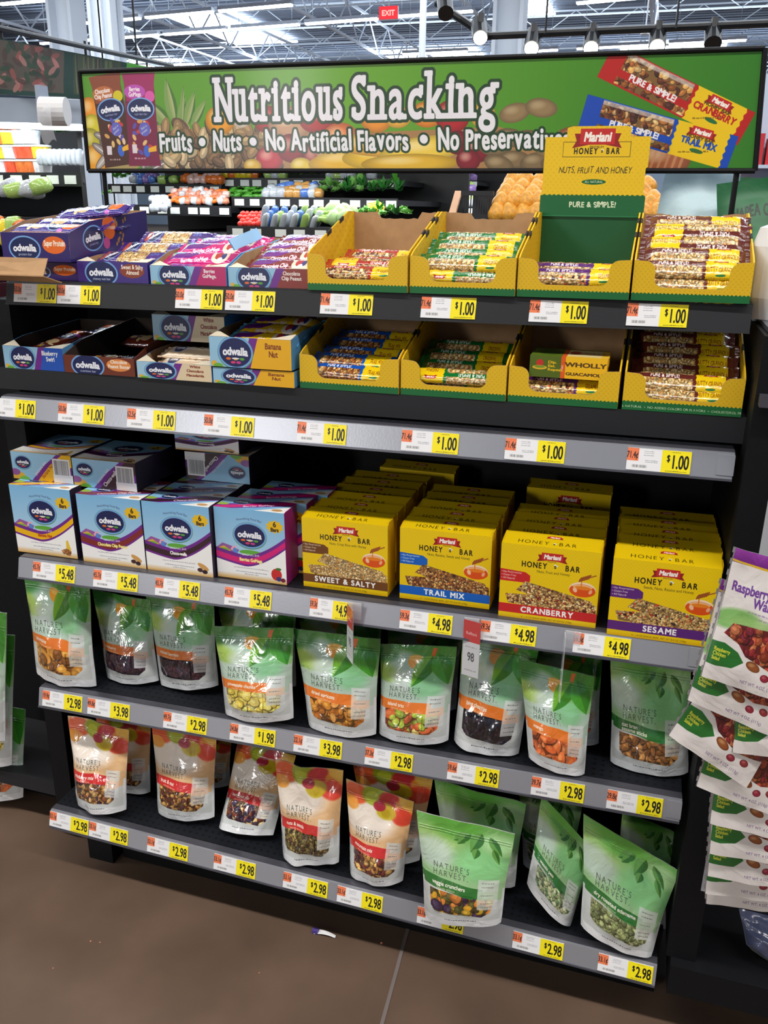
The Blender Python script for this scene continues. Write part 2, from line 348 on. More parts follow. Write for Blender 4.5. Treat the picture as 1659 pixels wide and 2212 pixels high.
def bars_art(c, x0, y0, x1, y1, pal):
    w_, h = x1 - x0, y1 - y0
    P1 = [(x0 + w_ * .12, y0 + h * .66), (x0 + w_ * .22, y0 + h * 1.0), (x0 + w_ * .95, y0 + h * .55), (x0 + w_ * .98, y0 + h * .3), (x0 + w_ * .7, y0 + h * .2)]
    P2 = [(x0, y0 + h * .5), (x0 + w_ * .04, y0 + h * .18), (x0 + w_, y0), (x0 + w_ * 1.0, y0 + h * .42), (x0 + w_ * .75, y0 + h * .62)]
    c.speck(P1, pal, 620, .015, base=tuple(v * .6 for v in pal[0])); c.speck([(a, b - .012) for a, b in P2], [tuple(v * .3 for v in pal[0])], 40, .02, shade=False); c.speck(P2, pal, 900, .015, base=tuple(v * .6 for v in pal[0]))
def bee(c, x, y, s_): c.ell(x, y + s_ * .5, s_ * .35, s_ * .3, (245, 245, 235)); c.ell(x + s_ * .4, y + s_ * .3, s_ * .3, s_ * .22, (235, 235, 225)); c.ell(x, y, s_ * .3, s_ * .45, (40, 34, 20)); c.rect(x - s_ * .25, y - s_ * .05, x + s_ * .25, y + s_ * .1, (235, 190, 20))
def honey_front(name, band_c, flavour, sub, pal):
    c = Cv(1.16, 420, (238, 202, 14)); A = c.A; hexes(c, (224, 178, 4)); c.vgrad(0, .045, (216, 168, 10), (236, 196, 12))
    ribbon(c, A * .52, .865, .30); c.text('HONEY', A * .47, .715, .105, (40, 34, 18), 'r', .72, track=.14, bold=.002); c.text('BAR', A * .66, .715, .105, (40, 34, 18), 'l', .72, track=.14, bold=.002); bee(c, A * .555, .75, .045)
    c.text(sub, A * .54, .655, .05, (70, 60, 20), 'c', .85)
    c.poly([(0, .66), (0, .5), (A * .26, .5), (A * .31, .52), (A * .31, .60), (A * .26, .64)], band_c)
    for i, t in enumerate(('No Preservatives', 'Gluten Free', 'All Natural')): c.text('• ' + t, A * .015, .612 - i * .042, .037, (250, 248, 240), 'l', .85)
    honey(c, A * .84, .50, .155)
    bars_art(c, A * .06, .14, A * .99, .52, pal)
    c.rect(0, .075, A, .195, band_c); c.text(flavour, A * .5, .10, .105, (250, 250, 246), 'c', .92, bold=.004, track=.09); c.text('6 - 1.4 OZ SNACK BARS  NET WT 8.4 OZ (238g)', A * .5, .025, .032, (110, 84, 10), 'c', .9)
    t = Cv(3.4, 110, (226, 190, 12)); hexes(t, (214, 172, 6), .05); ribbon(t, 1.75, .74, .5); t.text('HONEY', 1.6, .18, .34, (60, 48, 10), 'r', .8, track=.15); t.text('BAR', 1.95, .18, .34, (60, 48, 10), 'l', .8, track=.15); bee(t, 1.78, .25, .12)
    return c.mat(name, .32, coat=.15), t.mat(name + '_top', .35, coat=.1)
def sky_front(name, fc, flavour, fruit_art, sub2=(225, 130, 40)):
    c = Cv(1.0, 420, (250, 249, 246)); c.vgrad(.30, 1, (176, 212, 238), (128, 186, 226)); 
    f = lambda k: (lambda u: .355 + k + .62 * max(0, u - .42) ** 1.4 - .05 * math.sin(u * PI * .9) + .05 * (1 - u) ** 2)
    c.poly([(0, .42), (.1, .5), (.22, .47), (.34, .42), (.3, .36), (0, .36)], (150, 90, 160)); c.poly([(.02, .42), (.12, .46), (.22, .4), (.1, .36)], (226, 178, 60)); c.ell(.26, .44, .05, .025, (240, 170, 190), .6); c.ell(.28, .40, .03, .05, (80, 140, 210), .3); c.ell(.5, .40, .16, .035, (96, 170, 60)); c.ell(.12, .40, .07, .03, (110, 176, 60))
    band(c, lambda u: 0, f(.005), (250, 249, 246)); c.vgrad(0, .08, (226, 176, 96), (247, 240, 228))
    band(c, f(-.13), f(.03), (112, 40, 140)); band(c, f(-.10), f(-.02), fc)
    oval_logo(c, .5, .64, .44, '', fruit=True); c.text('Nourishing Food Bar', .5, .86, .045, (60, 70, 110), 'c', .95, bend=-.03)
    st = []
    for k in range(20): a = k * PI / 10; r = .13 if k % 2 else .10; st.append((.86 + r * math.cos(a), .80 + r * .72 * math.sin(a)))
    c.poly(st, (236, 190, 30)); c.text('6', .86, .80, .1, (60, 40, 20), 'c', .9, bold=.003); c.text('Bars', .86, .735, .075, (60, 40, 20), 'c', .85, bold=.003)
    c.text('ORIGINAL BAR', .5, .352, .042, (250, 245, 250), 'c', .9, bold=.001); c.text(flavour, .5, .27, .066, (250, 240, 150) if sum(fc) < 420 and fc[0] > 60 else (250, 248, 245) if fc[1] < 150 else (190, 80, 20), 'c', .75, bold=.003)
    for i, (y, wd) in enumerate(((.165, .5), (.11, .44), (.08, .2))): scribble(c, .5 - wd / 2, y, .5 + wd / 2, .014, (140, 140, 150))
    X, Y = .86, .12
    if fruit_art == 'banana': c.poly([(X - .02, Y + .13), (X + .01, Y + .14), (X + .05, Y), (X - .02, Y - .06), (X - .09, Y - .05), (X - .03, Y + .02)], (238, 196, 60)); c.speck([(X - .12, Y - .02), (X - .02, Y + .02), (X + .05, Y - .02), (X + .03, Y - .09), (X - .08, Y - .08)], [(150, 90, 50), (180, 120, 70)], 30, .025)
    if fruit_art == 'choc': c.ell(X, Y + .02, .09, .035, (214, 160, 90), -.5); c.ell(X - .05, Y - .03, .04, .03, (70, 40, 36)); c.ell(X + .02, Y - .05, .04, .03, (50, 30, 34))
    if fruit_art == 'berry': c.ell(X, Y + .01, .075, .085, (206, 44, 40)); c.ell(X + .03, Y + .09, .04, .02, (70, 120, 50)); c.ell(X + .03, Y - .05, .035, .033, (50, 56, 120)); c.ell(X + .09, Y - .06, .035, .03, (120, 30, 50))
    m = c.mat(name, .3, coat=.2)
    t = Cv(2.6, 150, (240, 240, 240)); t.vgrad(.0, 1, (120, 178, 220), (150, 200, 232)); band(t, lambda u: -.25 + u * .95, lambda u: .25 + u * 1.0, (112, 40, 140)); band(t, lambda u: -.15 + u * .95, lambda u: .1 + u * 1.0, fc); t.poly([(1.5, 0), (2.6, 0), (2.6, .6)], (246, 244, 240))
    t.ell(2.25, .2, .2, .1, (200, 150, 90)); t.ell(.1, .35, .3, .12, (150, 180, 60)); oval_logo(t, .75, .62, .62, ''); t.text(flavour, 1.5, .38, .2, (240, 230, 240), 'c', .8, rot=.37, bold=.004)
    return m, t.mat(name + '_top', .32, coat=.15), c
def sky_side(name, fc, flavour, flip=False):  # narrow face with the barcode
    t = Cv(2.35, 200, (250, 249, 246)); t.vgrad(.0, 1, (140, 192, 226), (160, 206, 236)); t.ell(.15, .1, .35, .18, (226, 178, 60)); t.ell(.1, .25, .2, .12, (150, 90, 160)); t.ell(.45, .02, .2, .1, (110, 176, 60))
    t.poly([(.75, 0), (1.25, .55), (1.8, 1), (2.35, 1), (2.35, 0)], (112, 40, 140)); t.poly([(.98, 0), (1.5, .6), (2.0, 1), (2.35, 1), (2.35, .6), (1.5, 0)], fc); t.poly([(1.5, 0), (1.8, .2), (2.35, .3), (2.35, 0)], (112, 40, 140))
    t.text('ORIGINAL BAR', 1.16, .42, .13, (240, 235, 245), 'c', .8, rot=.85); t.text(flavour, 1.45, .36, .19, (245, 240, 245) if fc[1] < 150 else (170, 90, 20), 'c', .8, rot=.85, bold=.004)
    oval_logo(t, .45, .62, .6, '', fruit=True); t.rect(1.6, 0, 2.35, .3, (245, 243, 240)); barcode(t, 1.62, .18, 2.28, .86)
    if flip: t.a = t.a[::-1, ::-1].copy()
    return t.mat(name, .3, coat=.2)
def tray_front():
    c = Cv(2.9, 160, (228, 184, 22)); hexes(c, (208, 160, 10), .06, .55)
    pts = [(0, 0)] + [(2.9 * i / 60, .17 + (.035 if i % 2 else 0)) for i in range(61)] + [(2.9, 0)]; c.poly(pts, (18, 104, 50)); return c.mat('yellow_tray_front_print', .5)
def tray_front_text():
    c = Cv(2.9, 200, (228, 184, 22)); hexes(c, (208, 160, 10), .06, .55)
    pts = [(0, 0)] + [(2.9 * i / 60, .22 + (.035 if i % 2 else 0)) for i in range(61)] + [(2.9, 0)]; c.poly(pts, (18, 104, 50)); c.text('ALL NATURAL  •  NO ADDED COLORS OR FLAVORS  •  CHOLESTEROL FREE', 1.45, .07, .085, (220, 226, 190), 'c', 1.05, jit=.03); return c.mat('yellow_tray_front_worded_print', .5)
def tray_side():
    c = Cv(1.0, 160, (228, 184, 22)); hexes(c, (208, 160, 10), .06, .5); return c.mat('yellow_tray_side_print', .5)
def header_art():
    A = .165 / .222; c = Cv(A, 620, (236, 196, 26)); hexes(c, (222, 178, 12), .018, .5)
    c.rect(0, 0, A, .52, (12, 84, 44)); pts = [(0, .44)] + [(A * i / 44, .568 + (.008 if i % 2 else 0)) for i in range(45)] + [(A, .44)]; c.poly(pts, (20, 100, 54)); c.rect(0, .435, A, .44, (40, 122, 76))
    c.text('PURE & SIMPLE!', A * .5, .495, .05, (224, 232, 200), 'c', .95, bold=.002, jit=.03, track=.03)
    c.ell(A * .5, .655, A * .12, .017, (26, 100, 44)); c.text('ALL NATURAL', A * .5, .648, .023, (240, 240, 220), 'c', .9)
    c.text('NUTS, FRUIT AND HONEY', A * .5, .71, .056, (40, 40, 30), 'c', .78, jit=.045, track=.02, shear=.15)
    x0, x1 = A * .17, A * .83; c.rect(x0, .81, x1, .905, (60, 44, 10)); c.rect(x0 + .003, .813, x1 - .003, .902, (236, 196, 26)); c.text('HONEY', A * .51, .83, .052, (40, 34, 18), 'r', .78, track=.22, bold=.002); c.text('BAR', A * .6, .83, .052, (40, 34, 18), 'l', .78, track=.22, bold=.002); bee(c, A * .555, .845, .02)
    ribbon(c, A * .5, .925, .30); return c.mat('honey_bar_header_print', .5)
def price_art(unit, price):
    c = Cv(2.75, 96, (238, 238, 240)); c.rect(0, .42, .5, 1, (240, 128, 84)); c.text(unit, .47, .55, .42, (60, 40, 40), 'r', .55, bold=.006)
    for y in (.86, .78, .68, .45, .38): scribble(c, .72 if y > .6 else .8, y, 1.15 if y > .6 else 1.35, .035, (120, 120, 130))
    barcode(c, .2, .1, .95, .26, 18); c.rect(1.5, 0, 2.75, 1, (250, 232, 24)); scribble(c, 1.9, .9, 2.3, .04, (120, 110, 40)); scribble(c, 1.7, .05, 2.6, .045, (60, 60, 20))
    c.text('$', 1.72, .5, .42, (20, 20, 20), 'l', .6, bold=.008); c.text(price, 1.9, .2, .86, (20, 20, 20), 'l', .52, bold=.012); return c.mat('price_tag_print_' + unit.replace('.', '_').strip('¢') + '_' + price.replace('.', '_'), .4)
def lip_art(name, A, bg_l, bg_r, flavour, style='sky', split=.6, fcol=(245, 240, 235)):
    c = Cv(A, 130, bg_r)
    if style == 'sky':
        c.rect(0, 0, A * split, 1, bg_l); c.poly([(A * split, 0), (A * (split - .1), 0), (A * split, 1), (A * (split + .1), 1)], (112, 40, 140)); c.ell(A * .05, .1, .12, .1, (226, 178, 60)); c.ell(A * .1, .02, .2, .1, (110, 176, 60))
        oval_logo(c, A * .32, .5, A * .40, '', fruit=True)
    else: oval_logo(c, A * .34, .44, A * .44, style)
    ls = flavour.split('|'); n = len(ls)
    if style != 'sky': c.ell(A * .78, .58, A * .17, .3 if n == 1 else .34, fcol); fc2 = (250, 236, 220)
    else: fc2 = fcol
    for i, t in enumerate(ls): c.text(t, A * .785, .55 + (n - 1) * .12 - i * .26, .28 if n < 3 else .22, fc2, 'c', .8, bold=.008, jit=.02, fitw=A * .3)
    return c.mat(name, .32, coat=.2)
def bar_wrap(name, col, pal, kind='honey', flav='', lab=(238, 200, 20)):
    c = Cv(4.0, 110, col)
    if kind == 'honey':
        c.speck([(.25, .0), (2.45, .0), (2.45, 1), (.25, 1)], pal, 420, .07, base=tuple(v * .6 for v in pal[0]))
        c.rect(.2, .52, 2.5, .68, col); c.text('PURE & SIMPLE!', 1.3, .54, .17, (245, 240, 235), 'c', .95, bold=.006, jit=.03, track=.05)
        c.rect(0, 0, .28, 1, col); c.poly([(2.42 + (.05 if i % 2 else 0), i / 12) for i in range(13)] + [(4, 1), (4, 0)], col); c.poly([(2.54 + (.05 if i % 2 else 0), i / 12) for i in range(13)] + [(3.75, 1), (3.75, 0)], lab)
        ribbon(c, 3.15, .74, .5); c.text(flav, 3.15, .36, .2, (120, 40, 30), 'c', .7, bold=.004, jit=.03); c.ell(3.15, .2, .2, .06, (40, 120, 60)); scribble(c, 2.7, .04, 3.6, .05, (120, 90, 20))
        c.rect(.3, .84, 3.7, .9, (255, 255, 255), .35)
    elif kind == 'oat':
        c.speck([(1.2, .12), (2.9, .12), (2.9, .9), (1.2, .9)], pal, 420, .06, base=tuple(v * .6 for v in pal[0])); oval_logo(c, .72, .5, .75, '', rot=.5); c.ell(3.2, .3, .12, .1, (150, 120, 210)); c.ell(.3, .5, .2, .25, (190, 80, 60)); scribble(c, 3.0, .5, 3.5, .08, (90, 120, 200))
    elif kind == 'berry':
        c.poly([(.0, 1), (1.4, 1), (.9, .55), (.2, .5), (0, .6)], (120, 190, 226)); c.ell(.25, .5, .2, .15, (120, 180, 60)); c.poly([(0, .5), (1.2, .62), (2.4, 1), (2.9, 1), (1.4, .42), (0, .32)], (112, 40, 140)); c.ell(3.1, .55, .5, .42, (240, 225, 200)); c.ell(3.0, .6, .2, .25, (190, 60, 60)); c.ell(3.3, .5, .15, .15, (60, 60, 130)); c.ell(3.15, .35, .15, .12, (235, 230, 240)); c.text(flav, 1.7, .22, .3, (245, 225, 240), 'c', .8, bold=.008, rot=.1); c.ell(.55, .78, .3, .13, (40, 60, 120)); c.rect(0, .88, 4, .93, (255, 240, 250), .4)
    elif kind == 'protein':
        c.ell(3.35, .6, .42, .32, (236, 112, 32)); oval_logo(c, 2.6, .5, .8, ''); c.ell(3.0, .2, .15, .14, (200, 90, 190)); c.ell(1.5, .5, .35, .2, (220, 190, 140)); c.ell(1.1, .35, .1, .12, (230, 210, 160)); c.ell(1.0, .65, .12, .1, (225, 200, 150)); c.ell(.7, .5, .2, .1, (60, 80, 190)); c.rect(.5, .45, .85, .55, (240, 190, 40)); scribble(c, .2, .04, 3.8, .06, (200, 160, 210))
    elif kind == 'foil':
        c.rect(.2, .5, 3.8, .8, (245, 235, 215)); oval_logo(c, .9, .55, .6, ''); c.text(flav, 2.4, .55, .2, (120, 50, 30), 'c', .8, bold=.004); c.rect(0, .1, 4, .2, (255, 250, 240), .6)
    return c.mat(name, .18, coat=.6, bump=.5, bscale=60, bdist=.002)
LEAF = [(54, 138, 36), (96, 170, 40), (40, 112, 44)]
def leaf(c, x, y, L, wd, a, col, col2):
    n = 10; pts = []; ca, sa = math.cos(a), math.sin(a)
    for s_ in (1, -1):
        for i in range(n + 1):
            t = i / n if s_ == 1 else 1 - i / n; yy = s_ * wd * math.sin(PI * t ** .75); pts.append((x + t * L * ca - yy * sa, y + t * L * sa + yy * ca))
    c.poly(pts, col); h = pts[:n + 1] + [(x, y)]; c.poly(h, col2)
def pouch_art(name, style, flavour, pal, r, n=160, A=.74, asp=(.5, .9), extra=None):
    c = Cv(A, 520, (184, 206, 190))
    if style == 'fruit':
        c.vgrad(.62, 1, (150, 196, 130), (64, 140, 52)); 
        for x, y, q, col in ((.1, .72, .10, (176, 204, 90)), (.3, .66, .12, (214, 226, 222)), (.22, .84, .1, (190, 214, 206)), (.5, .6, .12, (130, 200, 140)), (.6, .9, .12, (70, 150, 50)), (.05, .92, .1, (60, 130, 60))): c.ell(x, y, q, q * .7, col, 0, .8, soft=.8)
        c.ell(.36, .83, .075, .065, (238, 164, 40)); c.ell(.36, .87, .07, .03, (244, 190, 80)); c.poly([(.52, .98), (.56, .98), (.52, .82), (.5, .7), (.46, .7), (.49, .82)], (228, 110, 50))
        leaf(c, .52, .9, -.36, .09, 1.05, (58, 132, 28), (110, 176, 30)); leaf(c, .56, .92, -.34, .1, 2.0, (52, 136, 36), (70, 158, 44)); bc = (232, 122, 36)
    elif style == 'trail':
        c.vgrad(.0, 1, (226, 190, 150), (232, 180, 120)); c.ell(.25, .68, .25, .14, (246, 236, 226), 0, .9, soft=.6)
        for x, y, q, col in ((.12, .9, .12, (232, 90, 40)), (.32, .92, .12, (150, 170, 30)), (.3, .9, .07, (190, 196, 50)), (.5, .9, .12, (200, 40, 50)), (.66, .88, .1, (238, 150, 50)), (.64, .78, .11, (222, 60, 40)), (.46, .79, .1, (204, 180, 30)), (.46, .77, .05, (190, 160, 24)), (.38, .83, .06, (170, 30, 60)), (.06, .8, .08, (240, 160, 60)), (.68, .96, .09, (240, 190, 80))): c.ell(x, y, q, q * .75, col, 0, .92, soft=.25)
        bc = (208, 46, 42)
    else:
        c.vgrad(.0, 1, (190, 214, 184), (120, 186, 96)); 
        for x, y, q, col in ((.15, .8, .14, (170, 210, 120)), (.1, .66, .14, (206, 222, 214)), (.55, .62, .16, (140, 214, 140)), (.3, .95, .14, (96, 176, 60)), (.65, .85, .1, (180, 224, 160))): c.ell(x, y, q, q * .7, col, 0, .8, soft=.8)
        for x, y, L, wd, a in ((.42, .9, -.16, .045, .6), (.5, .92, -.2, .05, 1.2), (.56, .9, -.2, .035, 2.2), (.6, .8, -.16, .025, 2.0), (.38, .86, -.1, .03, .9), (.48, .78, -.1, .035, 1.4)): leaf(c, x, y, L, wd, a, (56, 116, 44), (104, 164, 76))
        bc = (50, 120, 52)
    c.text("NATURE'S", A * .16, .53, .078, (86, 96, 86), 'l', .72, track=.16); c.text('HARVEST.', A * .155, .465, .078, (86, 96, 86), 'l', .72, track=.16)
    b = lambda k: (lambda u: .35 + k - .03 * u if style != 'veg' else .37 + k - .09 * u)
    band(c, lambda u: .0, b(.0), (206, 210, 208)); wy = .33 if style != 'veg' else .31
    W_ = [(A * .12, .17), (A * .2, .125), (A * .76, .105), (A * .86, .16), (A * .9, wy), (A * .11, wy + .03)]
    c.speck(W_, pal, n, r, asp, base=tuple(v * .5 for v in pal[0]))
    if extra: extra(c)
    band(c, b(.0), b(.10), bc, x1=A * .76); c.text(flavour.split('|')[0], A * .14, .385 if '|' not in flavour else .40, .05, (250, 244, 230), 'l', .9, bold=.001, rot=-.05)
    if '|' in flavour: c.text(flavour.split('|')[1], A * .14, .36, .05, (250, 244, 230), 'l', .9, bold=.001, rot=-.05)
    else: c.text('naturally delicious', A * .2, .35, .026, (250, 220, 190), 'l', .9, rot=-.05)
    c.rect(A * .70, .19, A * .93, .5, (224, 226, 224), .75); c.rect(A * .70, .30, A * .93, .38, (236, 190, 160) if style != 'veg' else (190, 210, 180), .6)
    for y in (.46, .42, .34, .26, .22): scribble(c, A * .74, y, A * .88, .010, (90, 96, 90))
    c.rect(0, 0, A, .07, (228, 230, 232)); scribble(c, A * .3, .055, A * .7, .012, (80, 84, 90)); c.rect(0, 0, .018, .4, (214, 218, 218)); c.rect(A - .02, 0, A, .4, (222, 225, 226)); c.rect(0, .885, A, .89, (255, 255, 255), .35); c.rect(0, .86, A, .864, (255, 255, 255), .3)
    return c.mat(name, .2, coat=1, bump=.8, bscale=20, bdist=.005)
def salad_pouch_art():
    A = .7; c = Cv(A, 520, (232, 226, 222)); c.vgrad(.9, 1, (112, 36, 130), (150, 60, 160)); c.ell(.45, .95, .12, .04, (90, 24, 100)); c.poly([(0, .905), (A, .88), (A, .9), (0, .92)], (222, 180, 50)); c.poly([(A * .62, .86), (A, .86), (A, .78), (A * .62, .79)], (236, 210, 30)); c.rect(A * .72, .80, A * .9, .885, (40, 40, 34)); c.text('F', A * .78, .805, .085, (236, 236, 226), 'l', .9, bold=.003)
    c.text('Raspberry', A * .06, .70, .10, (116, 70, 150), 'l', .78, bold=.003); c.text('Walnut', A * .34, .62, .10, (116, 70, 150), 'l', .78, bold=.003)
    for y in (.575, .54): scribble(c, A * .3, y, A * .9, .014, (160, 130, 180))
    c.ell(.12, .5, .16, .06, (120, 180, 90), .2, .9, soft=.5); c.ell(.4, .48, .25, .05, (150, 190, 110), 0, .8, soft=.6)
    c.speck([(A * .1, .38), (A * .18, .47), (A * .6, .49), (A, .46), (A, .24), (A * .7, .2), (A * .4, .26), (A * .3, .33)], [(140, 40, 44), (110, 30, 40), (170, 80, 50), (150, 60, 40), (190, 110, 70)], 130, .034, base=(100, 34, 34))
    c.poly([(0, .30), (.10, .31), (.22, .27), (.28, .21), (.2, .14), (.08, .12), (0, .12)], (34, 110, 44)); 
    for i, t in enumerate(('Raspberry', 'Chicken', 'Salad')): c.text(t, .03, .235 - i * .035, .04, (220, 214, 60), 'l', .8, bold=.001)
    c.ell(.36, .2, .06, .035, (150, 84, 44), -.3, hi=(220, 180, 130)); c.ell(.47, .14, .035, .03, (150, 40, 60), 0, hi=(220, 120, 130)); c.ell(.58, .16, .035, .03, (140, 50, 50), 0, hi=(220, 120, 130)); c.text('NET WT. 4 OZ. (113g)', A * .42, .05, .038, (120, 90, 140), 'l', .8)
    return c.mat('raspberry_walnut_pouch_print', .2, coat=.8, bump=.5, bscale=25, bdist=.004)
def crisp_art(name, bg, txt, tc, rot=0, flipped=False, extra=False):
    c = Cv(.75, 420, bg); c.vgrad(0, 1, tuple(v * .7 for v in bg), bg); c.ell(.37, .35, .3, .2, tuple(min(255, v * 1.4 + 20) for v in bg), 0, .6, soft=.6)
    c.text(txt, .375, .72, .13, tc, 'c', .62, bold=.003, bend=-.05, jit=.02)
    if extra: c.rect(0, .9, .75, 1, (30, 150, 130)); c.text('CAESAR', .375, .83, .1, (30, 60, 80), 'c', .8, bold=.003); c.rect(.4, .4, .7, .68, (226, 226, 222)); [scribble(c, .43, .63 - k * .05, .68, .02, (90, 90, 96)) for k in range(5)]; c.ell(.2, .55, .06, .04, (90, 170, 70))
    if flipped: c.a = c.a[::-1, ::-1].copy()
    return c.mat(name, .45, bump=.3, bscale=20, bdist=.004)
def banner_art():
    A = 6.9; c = Cv(A, 330, (92, 156, 30)); 
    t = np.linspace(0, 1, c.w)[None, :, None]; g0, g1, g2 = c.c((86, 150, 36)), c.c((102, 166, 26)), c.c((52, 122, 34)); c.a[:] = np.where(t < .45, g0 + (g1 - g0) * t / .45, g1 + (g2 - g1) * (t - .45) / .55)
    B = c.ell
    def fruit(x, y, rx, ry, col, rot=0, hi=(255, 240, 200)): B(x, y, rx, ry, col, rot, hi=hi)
    c.poly([(.9, 0), (.9, .3), (1.1, .42), (2.2, .4), (3.2, .36), (4.6, .4), (5.3, .2), (5.4, 0)], (168, 126, 76)); c.ell(.3, .2, .4, .3, (170, 150, 90))
    # left heap
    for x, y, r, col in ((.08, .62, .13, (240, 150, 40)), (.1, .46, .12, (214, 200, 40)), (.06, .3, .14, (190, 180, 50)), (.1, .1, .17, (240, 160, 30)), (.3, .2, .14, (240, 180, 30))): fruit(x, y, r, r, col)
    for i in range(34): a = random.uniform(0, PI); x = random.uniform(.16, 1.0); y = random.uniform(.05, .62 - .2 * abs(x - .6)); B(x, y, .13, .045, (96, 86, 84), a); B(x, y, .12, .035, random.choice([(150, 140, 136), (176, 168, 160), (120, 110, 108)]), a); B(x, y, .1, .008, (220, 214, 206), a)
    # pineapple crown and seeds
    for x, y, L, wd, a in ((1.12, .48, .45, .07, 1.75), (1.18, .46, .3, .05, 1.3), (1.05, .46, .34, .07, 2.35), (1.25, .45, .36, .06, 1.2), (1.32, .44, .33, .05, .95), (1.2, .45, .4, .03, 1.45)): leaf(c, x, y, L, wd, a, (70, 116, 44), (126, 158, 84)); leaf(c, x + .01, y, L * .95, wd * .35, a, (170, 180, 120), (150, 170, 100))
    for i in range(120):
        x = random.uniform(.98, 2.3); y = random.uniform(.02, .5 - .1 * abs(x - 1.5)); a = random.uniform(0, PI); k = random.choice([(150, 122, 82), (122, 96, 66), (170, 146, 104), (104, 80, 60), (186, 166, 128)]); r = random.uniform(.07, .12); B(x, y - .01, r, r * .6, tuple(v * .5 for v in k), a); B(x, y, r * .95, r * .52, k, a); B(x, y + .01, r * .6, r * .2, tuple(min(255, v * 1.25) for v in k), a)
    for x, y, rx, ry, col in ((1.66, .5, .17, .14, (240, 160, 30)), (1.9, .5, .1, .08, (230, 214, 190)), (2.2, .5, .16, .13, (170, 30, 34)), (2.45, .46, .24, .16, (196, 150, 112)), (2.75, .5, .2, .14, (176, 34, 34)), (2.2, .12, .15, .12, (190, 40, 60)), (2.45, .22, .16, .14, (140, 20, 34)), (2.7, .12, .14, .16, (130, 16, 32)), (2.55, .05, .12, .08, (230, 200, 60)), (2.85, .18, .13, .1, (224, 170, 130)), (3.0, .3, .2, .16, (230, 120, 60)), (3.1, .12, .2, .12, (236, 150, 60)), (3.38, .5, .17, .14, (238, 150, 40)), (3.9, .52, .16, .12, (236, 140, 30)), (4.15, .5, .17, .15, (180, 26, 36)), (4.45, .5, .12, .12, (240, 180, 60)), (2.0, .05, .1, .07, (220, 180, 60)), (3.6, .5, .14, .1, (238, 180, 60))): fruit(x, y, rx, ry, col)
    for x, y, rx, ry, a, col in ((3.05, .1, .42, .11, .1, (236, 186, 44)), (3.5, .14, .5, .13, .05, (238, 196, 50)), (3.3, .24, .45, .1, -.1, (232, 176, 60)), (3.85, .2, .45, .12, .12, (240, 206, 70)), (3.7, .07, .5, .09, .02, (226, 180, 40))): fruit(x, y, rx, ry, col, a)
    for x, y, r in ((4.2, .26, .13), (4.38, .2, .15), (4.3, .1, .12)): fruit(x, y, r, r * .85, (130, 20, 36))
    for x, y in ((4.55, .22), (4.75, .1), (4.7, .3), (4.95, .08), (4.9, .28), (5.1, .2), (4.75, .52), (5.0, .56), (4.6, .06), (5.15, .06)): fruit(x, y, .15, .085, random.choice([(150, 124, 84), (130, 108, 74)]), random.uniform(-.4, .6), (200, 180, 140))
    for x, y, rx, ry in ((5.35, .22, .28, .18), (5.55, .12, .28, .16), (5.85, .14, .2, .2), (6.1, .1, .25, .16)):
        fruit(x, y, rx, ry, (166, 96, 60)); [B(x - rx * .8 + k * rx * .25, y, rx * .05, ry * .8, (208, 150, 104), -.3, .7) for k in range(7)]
    # two wrapped bars standing at the left
    def fbar(x, y, rot, c0, c1, nm, sub, pc):
        ca, sa = math.cos(rot), math.sin(rot); T = lambda u, v: (x + u * ca - v * sa, y + u * sa + v * ca); P = lambda q: [T(*k) for k in q]
        c.poly(P([(-.2, -.45), (-.19, -.36), (-.18, .36), (-.2, .47), (.2, .47), (.18, .36), (.19, -.36), (.2, -.45)]), c1); c.poly(P([(-.2, .47), (-.18, .36), (-.17, .2), (.17, .2), (.18, .36), (.2, .47)]), c0)
        B(*T(-.06, .29), .13, .07, pc, rot); 
        for i, s_ in enumerate(nm.split('|')): c.text(s_, *T(-.06, .295 - i * .05), .06, (250, 240, 240), 'c', .75, rot=rot, bold=.002)
        B(*T(.12, .24), .06, .055, sub, rot); oval_logo(c, *T(0, .12), .31, 'nutrition bar', rot=rot)
        for k in range(16): B(*T(random.uniform(-.11, .11), random.uniform(-.33, .02)), .035, .02, random.choice([(214, 160, 90), (230, 200, 160), (200, 60, 50), (90, 80, 170), (226, 190, 120)]), random.uniform(0, 3))
        B(*T(.03, -.08), .07, .07, (110, 180, 50) if c1[1] > 40 else (100, 100, 190), rot); c.text('Rich in', *T(.03, -.07), .035, (240, 250, 230), 'c', .8, rot=rot + .5); c.text('protein', *T(.03, -.11), .035, (240, 250, 230), 'c', .8, rot=rot + .5)
        B(*T(.04, -.3), .04, .06, (60, 100, 200), rot); c.poly(P([(.06, -.27), (.16, -.24), (.16, -.3), (.06, -.31)]), (240, 180, 40)); c.rect(*T(-.14, -.32), *[a + b for a, b in zip(T(-.14, -.32), (.06, .09))], (225, 215, 220)); scribble(c, *T(-.12, -.38), T(.02, -.38)[0], .02, (220, 200, 200))
    fbar(.36, .50, .12, (140, 72, 46), (72, 36, 24), 'Chocolate|Chip Peanut', (214, 200, 30), (190, 110, 60)); fbar(.72, .5, 0, (160, 40, 96), (120, 24, 64), 'Berries|GoMega', (220, 90, 170), (190, 80, 180))
